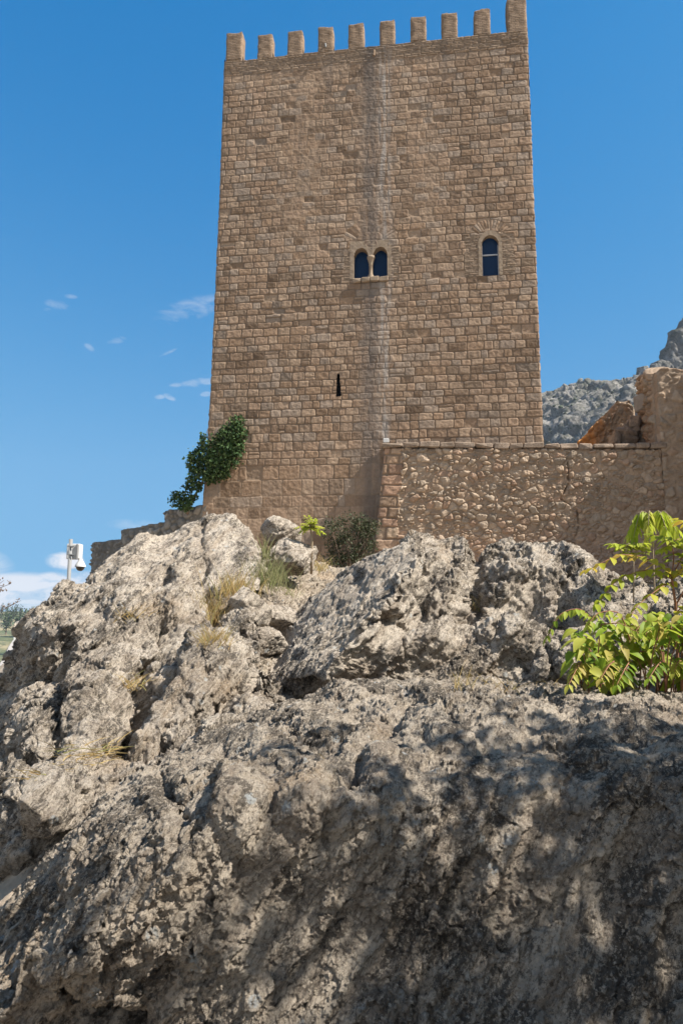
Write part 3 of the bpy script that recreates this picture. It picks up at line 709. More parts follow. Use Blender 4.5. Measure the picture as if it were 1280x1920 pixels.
for q in range(4):
    s0 = W1a[0]-.04+q*(W1d[0]-W1a[0]+.08)/4; s1 = s0+(W1d[0]-W1a[0]+.08)/4-.02
    mb.box(tpt((s0+s1)/2, w1z0-.085, -.05+.012*(q % 3)), tdir, tn, (0, 0, 1), (s1-s0)/2, .14, .085, .02, .008)
child_mesh(mb, 'sill', M['lime'], win)
win2 = empty('window', tpt((W2a[0]+W2b[0])/2, w2z0, 0)-np.array(tower.location), None, None); win2.parent = tower; win2['label'] = 'single arched window with a pale crossbar'
ins2 = lambda s, z: arch_in(s, z, W2a[0], W2b[0], w2z0-9, w2s, w2z1)
grid_panel(W2a[0]-.14, W2b[0]+.14, w2z0+.0, w2z1+.22, .013, lambda s, z: ins2(s, z) | ~arch_in(s, z, W2a[0]-.13, W2b[0]+.13, w2z0-9, w2s, w2z1+.2), .008, .30, 'frame', M['lime'], win2)
extr(arch_pts(W2a[0]-.02, W2b[0]+.02, w2z0-.02, w2s, w2z1+.02), 'pane', M['glass'], win2, -.20, -.24)
M['bar'] = plain('pale_bar', (.42, .43, .45), .5, .2, .1)
mb = MB(); zt_ = tsz(918, 474)[1]; mb.box(tpt((W2a[0]+W2b[0])/2, zt_, -.17), tdir, tn, (0, 0, 1), (W2b[0]-W2a[0])/2+.01, .02, .025, .005)
for s_ in (W2a[0]+.012, W2b[0]-.012): mb.box(tpt(s_, (w2z0+w2s)/2, -.17), tdir, tn, (0, 0, 1), .014, .02, (w2s-w2z0)/2, .004)
child_mesh(mb, 'glazing_bar', M['bar'], win2)
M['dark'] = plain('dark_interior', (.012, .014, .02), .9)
mb = MB(); mb.box(tpt((SA[0]+SB[0])/2, (SA[1]+SB[1])/2, -.40), tdir, tn, (0, 0, 1), .2, .06, (SB[1]-SA[1])/2+.1, .01); child_mesh(mb, 'arrow_slit', M['dark'], tower)  # near-black backing stands in for the shade inside the slit
# clay spout pipe and the small stone one under the merlons
mb = MB(); s_, z_ = tsz(702, 103); mb.tube([tpt(s_, z_+.10, -.1), tpt(s_, z_+.05, .16), tpt(s_-.01, z_-.22, .20)], [.05, .05, .045], 8); child_mesh(mb, 'spout', M['brick'], tower)
mb = MB(); s_, z_ = tsz(610, 90); mb.tube([tpt(s_, z_+.16, .02), tpt(s_+.03, z_, .14), tpt(s_+.03, z_-.1, .15)], .035, 8); child_mesh(mb, 'spout', M['metal'], tower)

# ------------------------------------------------------------------ rubble walls
def rubble(X, Z, seed, cell=.34, asp=1.35, bury=.35, depth=.09, pal=None, mortar=(.285, .213, .153)):
    P0 = np.stack([X, Z, X*0], 1)
    W = P0+np.stack([.12*fbm(P0, .35, 4, seed+1), .10*fbm(P0, .35, 4, seed+2), X*0], 1)
    Q = np.stack([W[:, 0]/(cell*asp), W[:, 1]/cell, X*0], 1).astype(np.float32)
    F1, F2, ID = worley(Q, seed, True)
    q2 = np.stack([W[:, 0]/(cell*.55*asp), W[:, 1]/(cell*.55), X*0], 1).astype(np.float32); G1, G2, GD = worley(q2, seed+3, True)
    e = (F2-F1); use = rnd(ID, 9) < .35                    # some cells are filled with smaller stones
    e = np.where(use, np.minimum(e, (G2-G1)*.6), e); ID = np.where(use, GD, ID)
    size = .14+.22*rnd(ID, 1)
    b = bury*(.4+1.2*np.clip(.5+fbm(P0, 1.6, 3, seed+5), 0, 1))
    pr = sstep(size*b, size*b+.24, e)
    rough = fbm(P0, .22, 5, seed+6, .62); fine = fbm(P0, .06, 3, seed+7)
    h = depth*(pr*(.25+.9*rnd(ID, 2))*(1.15-.75*np.clip(F1, 0, 1)**2)+.75*rough*(.45+pr)+.22*fine)
    base = np.array(pal or ((.325, .24, .17), (.29, .21, .146), (.355, .272, .2), (.32, .25, .186), (.305, .21, .147), (.27, .215, .162)))
    c = base[(rnd(ID, 4)*len(base)).astype(int) % len(base)]*(.8+.4*rnd(ID, 5))[:, None]
    mort = np.array(mortar)*(1+.25*fbm(P0, .8, 4, seed+8))[:, None]
    k = sstep(.15, .5, pr)[:, None]; return h, c*k+mort*(1-k)
def rubble_wall(A, B, ztopA, ztopB, zb, thick, res, seed, name, label, cat='wall', zfun=None, batter=0.0, mat='rubble', post=None, parent=None, **kw):
    """wall from A to B (xy); its dense face looks to the right of A->B turned towards the viewer"""
    A = np.array([*A[:2], 0.]); B = np.array([*B[:2], 0.]); w = np.linalg.norm(B-A); d = (B-A)/w; nn = np.array([d[1], -d[0], 0])
    nc = max(12, int(w/res)); zm_ = max(ztopA, ztopB)+(float(np.max(zfun(np.linspace(0, w, 50)))) if zfun is not None else 0); nr = max(12, int((zm_-zb)/res))
    S_, T_ = np.meshgrid(np.linspace(0, 1, nc), np.linspace(1, 0, nr))
    zt = ztopA+(ztopB-ztopA)*S_
    if zfun is not None: zt = zt+zfun(S_*w)
    Z = zb+(zt-zb)*T_; X = S_*w
    lean = batter*(zt-Z)*(1-S_)**8
    h, c = rubble(X.ravel(), Z.ravel(), seed, **kw)
    if post is not None: h, c = post(X.ravel(), Z.ravel(), h, c)
    edge = np.minimum(np.minimum(X, w-X), (zt-Z)).ravel(); h = h-.035*np.exp(-np.clip(edge, 0, 9)/.04)
    D = (A[None]+d[None]*(X-lean).ravel()[:, None]+nn[None]*h[:, None]+np.array([0, 0, 1.])*Z.ravel()[:, None]).reshape(nr, nc, 3)
    c = c.reshape(nr, nc, 3)
    # wrap over the top, round both ends
    nb = max(4, int(thick/max(res, .06)))
    t = np.linspace(0, thick, nb+1)[1:][::-1]
    jj = (fbm(D[0]+3, .4, 3, seed+40)*.05)
    top = np.stack([D[0]-nn*k+np.array([0, 0, 1.])*(jj*(1 if k < thick else 0)+.0)[:, None] for k in t]); ctop = np.stack([c[0]*(.9+.2*math.sin(k*40)) for k in t])
    D = np.concatenate([top, D]); c = np.concatenate([ctop, c])
    low = D[:nb][..., :]
    Lc = []; 
    def side(col, sg):
        base = D[:, col]; out = []
        for k in t[::-1]:
            P = base.copy(); P[nb:] = base[nb:]-nn*k; P[:nb] = base[:nb]-nn*np.clip(k-(t[:, None]), 0, 9)*1.0
            P[nb:] += d*sg*(fbm(P[nb:], .25, 3, seed+50)*.05)[:, None]; out.append(P)
        return out
    Ls = side(0, -1)[::-1]; Rs = side(-1, 1)
    G = np.stack(Ls+[D[:, i] for i in range(D.shape[1])]+Rs, 1)
    cc = np.stack([c[:, 0]]*len(Ls)+[c[:, i] for i in range(c.shape[1])]+[c[:, -1]]*len(Rs), 1)
    o = mesh_np(name, G.reshape(-1, 3), grid_faces(G.shape[0], G.shape[1], flip=True), M[mat], parent, True, {'tint': cc.reshape(-1, 3)})
    return tag(o, label, cat) if label else o
WY0, WY1 = 23.35, 22.45                    # the low wall runs from in front of the tower to the right
def wpt(u, v):
    d = ray(u, v); A = at(705, 1150, WY0)[:2]; B = at(1238, 1155, WY1)[:2]; e = B-A; nn = np.array([e[1], -e[0]]); t = (A@nn)/(d[:2]@nn); return np.array([d[0]*t, d[1]*t, d[2]*t+CAMZ])
wA, wB = wpt(721, 830), wpt(1238, 832); wC = wpt(1330, 690)
wall_root = empty('courtyard_wall', (wA[0], wA[1], 2.6), 'rubble stone wall with flat coping stones and a long crack, in front of the tower foot', 'wall')
crk = [wpt(*p) for p in ((1062, 850), (1066, 905), (1050, 935), (1080, 955), (1085, 985), (1076, 1010), (1070, 1060))]
wd_ = (wB-wA)*[1, 1, 0]; wlen = np.linalg.norm(wd_); wd_ /= wlen
crs = [((p-wA)@wd_, p[2]) for p in crk]
def wall_post(x, z, h, c):
    P0 = np.stack([x, z, x*0], 1)
    d = seg_dist(x, z, crs)+.05*fbm(P0, .25, 3, 3); k = np.exp(-np.clip(d/.022, 0, 9)**2)*sstep(-.5, .1, fbm(P0, .3, 3, 13)); h = h-.18*k
    # left end laid up in reddish blocks, right stretch patched with mortar
    L_ = (x < .62+.2*fbm(P0, .5, 2, 5)); hb, cb = masonry(x, z, 61, .36, .5, joint=.03, depth=.05, pal=((.33, .225, .15), (.36, .25, .17), (.32, .205, .14), (.36, .27, .19)))
    h = np.where(L_, hb*1.2+.05, h); c = np.where(L_[:, None], cb, c)
    s = sstep(6.9, 7.9, x+.7*fbm(P0, 1.5, 3, 9)); h = h*(1-.12*s); c = c*(1-.1*s[:, None])+np.array((.29, .215, .15))*.1*s[:, None]
    low = sstep(1.3, .2, z-3.4)[:, None]*.35; c = c*(1-low)+np.array((.40, .27, .20))*low
    return h, c
ztw = (wA[2]+wB[2])/2
rubble_wall(wA, wB, wA[2]-.2, wB[2]-.2, 1.9, .75, .021, 11, 'wall', None, zfun=lambda s: s*0, batter=.10, post=wall_post, parent=wall_root, cell=.215, bury=.04, depth=.085)
mb = MB(); s = -.1; rr = np.random.default_rng(4)
while s < wlen-.1:
    l = rr.uniform(.3, .75); c = wA+wd_*(s+l/2); zt_ = wA[2]+(wB[2]-wA[2])*s/wlen; nn_ = np.array([wd_[1], -wd_[0], 0])
    mb.box((c[0]-nn_[0]*.36, c[1]-nn_[1]*.36, zt_-.10+rr.normal(0, .012)), wd_, nn_, (0, 0, 1), l/2-.012, .44+rr.uniform(-.03, .05), .095+rr.uniform(-.02, .02), .03, .014); s += l
def cope_mat():
    n = NT('coping_stone'); v = n.coord(); c = n.mix(n.ramp(n.noise(v, 2.3, 7, .7), .38, .65), (.19, .142, .105), (.33, .25, .185)); n.color(n.mix(n.ramp(n.noise(v, 9, 7, .75), .5, .6, 0, .6), c, (.14, .11, .085)))
    n.bump(n.noise(v, 16, 8, .75), 1.0, .04); return n.m
M['cope'] = cope_mat()
mb.build('coping', M['cope'], wall_root)
# bastion at the right: tall block with a ruined flank going back, and its return towards the viewer
b0 = wpt(1238, 832); b1 = wpt(1420, 832); zbt = wpt(1255, 692)[2]
def mortar_post(x, z, h, c):
    P0 = np.stack([x, z, x*0], 1); k = np.clip(.25+.9*fbm(P0, 1.1, 4, 31), 0, 1)
    h = h*(1-.8*k); k = k[:, None]*.85; return h, c*(1-k)+np.array((.27, .20, .14))*(1+.3*fbm(P0, .7, 4, 33))[:, None]*k
bast = empty('bastion', (b0[0], b0[1], 2.6), 'tall mortared stone block rising at the right end of the low rubble wall', 'wall')
off_ = np.array([wd_[1], -wd_[0], 0])*.03
rubble_wall(b0+off_, b1+off_, zbt, zbt, 1.9, .5, .03, 41, 'face', None, zfun=lambda s: -.10*np.exp(-s/.10)+.05*np.sin(s*5), post=mortar_post, parent=bast)
f1_ = at(1199, 760, 26.6)
rubble_wall(np.array([f1_[0], f1_[1], 0]), np.array([b0[0]-.02, b0[1]+.35, 0]), at(1199, 712, 26.6)[2], zbt, 2.6, .5, .04, 43, 'flank', None, zfun=lambda s: .12*np.sin(s*4)+.10*np.sin(s*11)-.25*np.exp(-s/.4), parent=bast, cell=.34, depth=.16)
mb = MB(); c = at(1209, 752, 24.9); mb.box(c, (0.26, -.96, 0), (-.96, -.26, 0), (0, 0, 1), .42, .22, .32, .05, .02); mb.build('stone_spout', plain('grey_stone_block', (.25, .235, .22), .9, 0, .4, 5), bast)
r0_ = wpt(1300, 832); 
rubble_wall(np.array([r0_[0], r0_[1]-.03, 0]), np.array([r0_[0]+.35, r0_[1]-6.0, 0]), zbt+.05, zbt+.05, 2.0, .6, .09, 47, 'return_wall', None, parent=bast)
# sloping ruined wall behind, ochre light on its low end painted in as orange
q0, q1 = at(1078, 832, 28.0), at(1187, 770, 27.0)
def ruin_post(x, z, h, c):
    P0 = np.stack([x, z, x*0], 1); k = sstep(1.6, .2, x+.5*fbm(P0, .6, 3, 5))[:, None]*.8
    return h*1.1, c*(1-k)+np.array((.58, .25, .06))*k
qz = [at(u, v, 27.5)[2] for u, v in ((1078, 830), (1108, 800), (1140, 772), (1160, 756), (1182, 757), (1188, 772))]
qx = np.array([0, .27, .56, .74, .93, 1.0])
qw = np.linalg.norm((q1-q0)[:2])
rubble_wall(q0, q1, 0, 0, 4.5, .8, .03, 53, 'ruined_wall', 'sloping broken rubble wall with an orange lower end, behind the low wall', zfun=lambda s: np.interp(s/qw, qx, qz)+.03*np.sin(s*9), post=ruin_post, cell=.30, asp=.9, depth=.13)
# spilled stones between the ruin and the bastion
mb = MB(); rr = np.random.default_rng(12)
for i in range(46):
    u = rr.uniform(1150, 1236); v = 835-max(0, 1-abs(u-1205)/60)*rr.uniform(0, 50)-4; y = rr.uniform(25.2, 26.2); c = at(u, v, y)
    a = rr.normal(size=3); a /= np.linalg.norm(a); b = np.cross(a, (.3, .2, .9)); b /= np.linalg.norm(b); mb.box(c, a, b, np.cross(a, b), *rr.uniform(.10, .30, 3), .06, .02)
p_ = at(1200, 860, 25.7); mb.box((p_[0], p_[1], p_[2]-1.3), (1, 0, 0), (0, 1, 0), (0, 0, 1), 1.1, .5, 1.6, .2)
tag(mb.build('rubble_heap', M['cope'], None), 'heap of grey broken stones between the ruined wall and the bastion', 'rubble')
# low stepped walls at the left of the tower foot
def stepwall(name, uL, uR, v_top, v_topR, yL, yR, seed, label, zfun=None):
    a, b = at(uL, v_top, yL), at(uR, v_topR, yR)
    rubble_wall(a, b, a[2], b[2], min(a[2], b[2])-3.5, .6, .035, seed, name, label, zfun=zfun or (lambda s: .012*np.sin(s*5)), cell=.34, asp=.9, depth=.11, mortar=(.16, .145, .125), pal=((.21, .192, .168), (.25, .228, .20), (.17, .157, .14), (.28, .255, .225)))
stepwall('low_wall', 309, 392, 958, 946, 25.4, 24.7, 71, 'highest step of the low grey rubble wall, under the ivy')
stepwall('low_wall', 227, 312, 994, 978, 27.2, 25.8, 73, 'middle step of the low grey rubble wall left of the tower')
stepwall('low_wall', 173, 232, 1018, 1010, 29.0, 27.6, 75, 'lowest step of the low grey rubble wall, farthest from the tower')

# ------------------------------------------------------------------ mountains
def mountain(name, sil, drop, run, seed, amp, mat, label=None, res=1.0):
    G = [np.array([at(*p) for p in sil])]
    G = [np.array([at(*p) for p in sil])+np.array([0, run*1.2, -drop*.5])]+[G[0]]
    for k in (.25, .5, .75, 1.0, 1.3): G.append(G[1]+np.array([0, -run*k, -drop*k])+np.array([0, 0, 0]))
    G = np.array(G); nr_, nc_ = 180, 260
    n = G.shape[1]; cw = np.full(n-1, nc_//(n-1)); rw = np.array([14]+[28]*(G.shape[0]-2))
    D = np.einsum('ri,ijk,cj->rck', basis(G.shape[0], rw, .7), G, basis(n, cw, .6)); P = D.reshape(-1, 3)
    nn = normals(D); s = amp
    P_ = P.copy(); h = fbm(P_*[1, 1, 1.], s*8, 6, seed, .58, 'r')*s*1.2+fbm(P_, s*2.2, 5, seed+9, .65)*s*.9
    fa, e_, _i = facets(P_/(s*3.0)+fbm(P_, s*2, 3, seed+4)[:, None]*.3, seed+2, 1.5); fb, e_, _i = facets(P_/(s*1.0)+fbm(P_, s, 3, seed+6)[:, None]*.3, seed+3, 1.5); h = h*.9+fa*s*.55+fb*s*.18
    fade = np.repeat(np.concatenate([np.full(14, 1.), np.ones(D.shape[0]-14)]), D.shape[1])
    D = D+nn*(h*fade).reshape(D.shape[:2])[..., None]
    return tag(mesh_np(name, D.reshape(-1, 3), grid_faces(D.shape[0], D.shape[1], flip=True), mat), kind='structure'), D
def mount_mat(name, a, b, veg, vd=.5, s=.13):
    n = NT(name); v = n.coord(); c = n.mix(n.ramp(n.noise(v, s, 8, .7), .38, .62), a, b)
    c = n.mix(n.ramp(n.noise(v, s*2.2, 8, .78), vd, vd+.05, 0, .9), c, veg); c = n.mix(n.ramp(n.noise(v, s*.35, 4, .6), .5, .62, 0, .5), c, veg); n.color(c); n.b.inputs['Specular IOR Level'].default_value = .05
    n.bump(n.noise(v, s*6, 8, .75), .9, 1.2); return n.m
M['ridge'] = mount_mat('scrubby_ridge', (.13, .12, .105), (.26, .24, .215), (.05, .055, .038), .515)
M['cliff'] = mount_mat('grey_cliff', (.13, .122, .112), (.25, .235, .215), (.045, .05, .035), .53)
S1 = [(940, 800, 620), (985, 765, 620), (1018, 748, 620), (1038, 741, 620), (1062, 736, 620), (1074, 729, 620), (1086, 733, 620), (1096, 746, 625), (1108, 739, 630), (1125, 729, 640), (1150, 726, 640), (1180, 724, 640), (1215, 735, 640), (1300, 760, 640)]
_, D1 = mountain('hill_ridge', S1, 120, 330, 3, 6.5, M['ridge'])
S2 = [(1040, 900, 420), (1085, 840, 420), (1120, 800, 430), (1155, 762, 440), (1180, 728, 450), (1190, 708, 455), (1208, 697, 460), (1230, 690, 465), (1246, 678, 470), (1252, 655, 472), (1264, 638, 475), (1272, 622, 476), (1285, 607, 478), (1320, 580, 480), (1400, 590, 480)]
_, D2 = mountain('hill_cliff', S2, 110, 60, 8, 5.0, M['cliff'])
def bushes(D, n, rad, seed, name, label, mat):
    rr = np.random.default_rng(seed); P = D[20:-20, 5:-5].reshape(-1, 3); P = P[rr.choice(len(P), n)]
    ico = bmesh_ico(); V = []; Fs = []
    for i, p in enumerate(P):
        s = rad*rr.uniform(.5, 1.3); v = ico[0]*(1+.35*np.random.default_rng(i).normal(size=(len(ico[0]), 1)))*s*np.array([1, 1, .8])+p; V.append(v); Fs.append(ico[1]+i*len(ico[0]))
    tag(mesh_np(name, np.concatenate(V), np.concatenate(Fs), mat, None, True), label, 'shrubs', kind='stuff')
def bmesh_ico():
    import bmesh
    bm = bmesh.new(); bmesh.ops.create_icosphere(bm, subdivisions=1, radius=1.0); V = np.array([v.co[:] for v in bm.verts]); Fa = np.array([[v.index for v in f.verts] for f in bm.faces]); bm.free(); return V, Fa
M['scrub'] = plain('scrub', (.05, .06, .032), .9, 0, .5, .2)
bushes(D1, 420, 1.5, 2, 'hillside_scrub', 'dark green scrub scattered over the far rocky ridge', M['scrub'])

# ------------------------------------------------------------------ air
def air():
    me_ = MB(); me_.box((0, 480, 80), (1, 0, 0), (0, 1, 0), (0, 0, 1), 800, 560, 150, 0)
    m_ = bpy.data.materials.new('air'); m_.use_nodes = True; nt = m_.node_tree; nt.nodes.clear(); o_ = nt.nodes.new('ShaderNodeOutputMaterial'); v = nt.nodes.new('ShaderNodeVolumePrincipled')
    v.inputs['Color'].default_value = (.72, .84, 1, 1); v.inputs['Density'].default_value = HAZE; nt.links.new(v.outputs[0], o_.inputs['Volume'])
    tag(me_.build('haze', m_), kind='stuff')
HAZE = 1.1e-4
air()

# ------------------------------------------------------------------ rocks
def ex(rows, du_l=None, du_r=None): return rows
FRONT = [
 [(-90, 1800, 3.9), (20, 1690, 3.8), (90, 1605, 3.9), (180, 1520, 4.1), (300, 1425, 4.5), (420, 1375, 4.8), (560, 1312, 5.3), (660, 1280, 5.55), (850, 1273, 5.5), (1000, 1285, 5.3), (1130, 1296, 5.1), (1280, 1308, 4.9), (1500, 1330, 4.6)],
 [(-90, 1830, 3.55), (25, 1725, 3.5), (105, 1640, 3.55), (195, 1550, 3.75), (300, 1462, 4.1), (400, 1425, 4.3), (540, 1400, 4.5), (650, 1370, 4.75), (800, 1325, 5.0), (1000, 1325, 4.95), (1130, 1335, 4.8), (1280, 1345, 4.6), (1500, 1370, 4.3)],
 [(-90, 1850, 3.3), (30, 1755, 3.28), (115, 1675, 3.33), (205, 1590, 3.48), (315, 1500, 3.78), (400, 1452, 3.98), (540, 1452, 4.02), (650, 1440, 4.12), (780, 1390, 4.5), (900, 1380, 4.6), (1010, 1385, 4.55), (1130, 1380, 4.5), (1280, 1400, 4.3), (1500, 1420, 4.0)][:13],
 [(-90, 1870, 3.15), (30, 1790, 3.14), (120, 1720, 3.17), (215, 1640, 3.27), (325, 1560, 3.48), (410, 1510, 3.68), (545, 1510, 3.74), (660, 1510, 3.78), (790, 1480, 3.98), (1000, 1455, 4.2), (1130, 1455, 4.18), (1280, 1470, 4.0), (1500, 1490, 3.75)],
 [(-90, 1890, 3.05), (30, 1830, 3.04), (125, 1770, 3.06), (225, 1700, 3.12), (335, 1630, 3.28), (420, 1590, 3.45), (550, 1590, 3.53), (670, 1590, 3.58), (795, 1570, 3.68), (1000, 1540, 3.86), (1130, 1535, 3.88), (1280, 1545, 3.75), (1500, 1560, 3.55)],
 [(-90, 1930, 2.98), (30, 1880, 2.98), (125, 1835, 3.0), (230, 1780, 3.02), (340, 1730, 3.12), (430, 1700, 3.22), (555, 1700, 3.30), (680, 1700, 3.33), (800, 1690, 3.38), (1000, 1670, 3.50), (1130, 1660, 3.52), (1280, 1660, 3.45), (1500, 1670, 3.3)],
 [(-90, 2000, 3.15), (30, 1950, 3.12), (125, 1915, 3.05), (230, 1880, 2.98), (340, 1850, 3.0), (430, 1840, 3.04), (555, 1835, 3.1), (680, 1835, 3.12), (800, 1830, 3.14), (1000, 1820, 3.2), (1130, 1810, 3.2), (1280, 1810, 3.15), (1500, 1820, 3.05)],
 [(-90, 2200, 3.2), (30, 2150, 3.15), (125, 2100, 3.05), (230, 2060, 2.95), (340, 2040, 2.95), (430, 2030, 2.95), (555, 2030, 2.95), (680, 2030, 2.95), (800, 2030, 2.95), (1000, 2030, 2.98), (1130, 2030, 2.98), (1280, 2030, 2.95), (1500, 2040, 2.9)]]
FRONT[2] = [p for i, p in enumerate([(-90, 1850, 3.3), (30, 1755, 3.28), (115, 1675, 3.33), (205, 1590, 3.48), (315, 1500, 3.78), (400, 1452, 3.98), (540, 1452, 4.02), (650, 1440, 4.12), (790, 1390, 4.5), (1000, 1385, 4.58), (1130, 1382, 4.5), (1280, 1400, 4.3), (1500, 1420, 4.0)])]
def R_front():
    for row, e in zip(FRONT, (.45, .45, .40, .32, .18, .04, .1, .25)):      # the left end leans back into the light
        for j in range(6): row[j] = (row[j][0], row[j][1], row[j][2]+e*(1-j/6))
    for row, dy in zip(FRONT, (0, .3, .55, .55, .4, .15, 0, 0)):
        for j in range(len(row)): row[j] = (row[j][0], row[j][1], row[j][2]-dy*min(1, j/5))
    rock('boulder', loft(FRONT, .72, right=((.9, .15, -.08), (.7, .6, -.5), (.3, .8, -1.6)), left=((-.35, .4, -.25), (-.3, .6, -.9))), M['rock_front'], 101, big=.035, mid=.026, fine=.011, grain=(.55, .5, .67), gk=2.4, sc_=.75, terr=.34, terr_amt=.45, pit=.014, crk=.12, lay_k=.6,
     cracks=[([(780, 1330), (690, 1400), (640, 1470), (600, 1560)], 14, .07), ([(415, 1410), (400, 1470), (370, 1560), (300, 1640)], 10, .05),
             ([(300, 1430), (310, 1490), (340, 1520), (330, 1580)], 12, .06), ([(950, 1400), (1100, 1395), (1280, 1370)], 10, .05), ([(560, 1440), (480, 1540)], 9, .04),
             ([(1030, 1310), (1050, 1350), (1130, 1375), (1280, 1365)], 8, .04), ([(30, 1860), (120, 1900), (250, 1925)], 22, .16)],
     lumps=[(455, 1530, 60, 120, 18, .13), (215, 1560, 130, 48, 48, .10), (600, 1500, 130, 60, -12, .11), (320, 1590, 40, 90, 15, .08), (850, 1345, 190, 62, 6, .13), (1120, 1340, 120, 35, -3, .09), (560, 1390, 110, 40, 18, .08), (720, 1420, 60, 90, 20, .07), (1060, 1480, 150, 50, 5, .07), (660, 1290, 50, 24, 0, .07), (980, 1640, 120, 90, 30, .05), (420, 1760, 150, 70, 10, .04)],
     label='big foreground boulder of grey pitted limestone, dappled by tree shade')
R_front()
SLAB = [
 [(486, 1272, 5.95), (545, 1155, 7.2), (638, 1070, 8.4), (742, 1018, 8.9), (800, 1003, 8.9), (868, 1014, 8.7), (893, 1026, 8.6), (950, 1018, 8.6), (1000, 1011, 8.5), (1060, 1024, 8.3), (1108, 1045, 8.1), (1140, 1082, 7.9), (1200, 1086, 7.6), (1285, 1092, 7.4), (1500, 1100, 7.0)],
 [(487, 1275, 5.9), (545, 1180, 6.8), (645, 1090, 7.85), (747, 1036, 8.35), (800, 1020, 8.4), (868, 1030, 8.25), (893, 1046, 8.35), (950, 1036, 8.25), (1000, 1028, 8.15), (1060, 1040, 7.95), (1108, 1068, 7.75), (1140, 1100, 7.6), (1200, 1108, 7.3), (1285, 1115, 7.1), (1500, 1120, 6.7)],
 [(488, 1278, 5.85), (555, 1215, 6.35), (650, 1135, 7.1), (735, 1085, 7.65), (790, 1080, 7.65), (862, 1085, 7.6), (893, 1092, 7.85), (945, 1085, 7.65), (1000, 1080, 7.65), (1060, 1088, 7.45), (1108, 1112, 7.25), (1145, 1130, 7.15), (1200, 1140, 6.95), (1285, 1150, 6.7), (1500, 1155, 6.3)],
 [(489, 1281, 5.8), (562, 1238, 6.05), (650, 1175, 6.6), (715, 1140, 7.0), (785, 1143, 7.15), (862, 1143, 7.25), (893, 1143, 7.4), (945, 1140, 7.3), (1000, 1143, 7.25), (1060, 1150, 7.05), (1108, 1160, 6.9), (1145, 1172, 6.8), (1200, 1180, 6.6), (1285, 1188, 6.4), (1500, 1195, 6.0)],
 [(490, 1284, 5.76), (570, 1256, 5.88), (650, 1205, 6.25), (700, 1175, 6.5), (785, 1158, 6.72), (862, 1158, 6.8), (893, 1160, 6.85), (945, 1162, 6.8), (1000, 1168, 6.7), (1060, 1180, 6.55), (1108, 1190, 6.4), (1145, 1200, 6.3), (1200, 1208, 6.15), (1285, 1215, 6.0), (1500, 1220, 5.6)],
 [(491, 1288, 5.7), (575, 1272, 5.75), (650, 1240, 5.98), (700, 1212, 6.2), (785, 1200, 6.38), (862, 1203, 6.42), (893, 1205, 6.45), (945, 1208, 6.42), (1000, 1212, 6.35), (1060, 1222, 6.22), (1108, 1232, 6.1), (1145, 1240, 6.0), (1200, 1248, 5.85), (1285, 1255, 5.7), (1500, 1260, 5.4)],
 [(493, 1300, 5.72), (580, 1298, 5.72), (650, 1280, 5.88), (700, 1262, 6.02), (785, 1255, 6.15), (862, 1255, 6.2), (893, 1256, 6.2), (945, 1258, 6.18), (1000, 1262, 6.1), (1060, 1270, 5.98), (1108, 1280, 5.85), (1145, 1290, 5.75), (1200, 1300, 5.6), (1285, 1310, 5.4), (1500, 1320, 5.2)],
 [(495, 1350, 5.75), (580, 1345, 5.75), (650, 1340, 5.88), (700, 1330, 6.0), (785, 1325, 6.1), (862, 1325, 6.15), (893, 1325, 6.15), (945, 1325, 6.1), (1000, 1330, 6.05), (1060, 1335, 5.95), (1108, 1340, 5.8), (1145, 1350, 5.7), (1200, 1360, 5.55), (1285, 1370, 5.4), (1500, 1380, 5.2)]]
def plane_y(u, v, n, p):        # where the line of sight meets the tilted slab face
    d = ray(u, v); o = np.array([0, 0, CAMZ]); return float((o+d*((np.asarray(p)-o)@n)/(d@n))[1])
SP = at(640, 1215, 6.25)
ridge = [(752, 1016), (776, 1040), (746, 1095), (714, 1147), (668, 1195), (640, 1232), (612, 1268)]
for i, (ru, rv) in enumerate(ridge):
    L0, L1 = [(488, 1268), (488, 1272), (489, 1276), (490, 1279), (490, 1282), (491, 1286), (492, 1292)][i], (ru, rv)
    for j, t in ((0, 0), (1, .35), (2, .7), (3, 1)):
        if i == 0: u, v = [(488, 1268), (548, 1152), (640, 1069), (752, 1016)][j]
        elif i == 1: u, v = [(489, 1271), (560, 1165), (650, 1088), (776, 1040)][j]
        else: u = L0[0]+(ru-L0[0])*t; v = L0[1]+(rv-L0[1])*t
        SLAB[i][j] = (u, v, plane_y(u, v, SN, SP))
for row, dy, exx in zip(SLAB, (.55, .5, .5, .42, .15, 0, 0, 0), (.6, .45, .1, 0, 0, 0, 0, 0)):
    for j in range(4, len(row)): row[j] = (row[j][0], row[j][1], row[j][2]-dy-exx*max(0, 1-(j-4)*.3))
for j in range(1, 15):      # the slab's foot is undercut
    u, v, y = SLAB[6][j]; SLAB[6][j] = (u, v, SLAB[5][j][2]+(-.02 if j < 5 else -.12)); u, v, y = SLAB[7][j]; SLAB[7][j] = (u, v, SLAB[5][j][2]+(.0 if j < 5 else -.16))
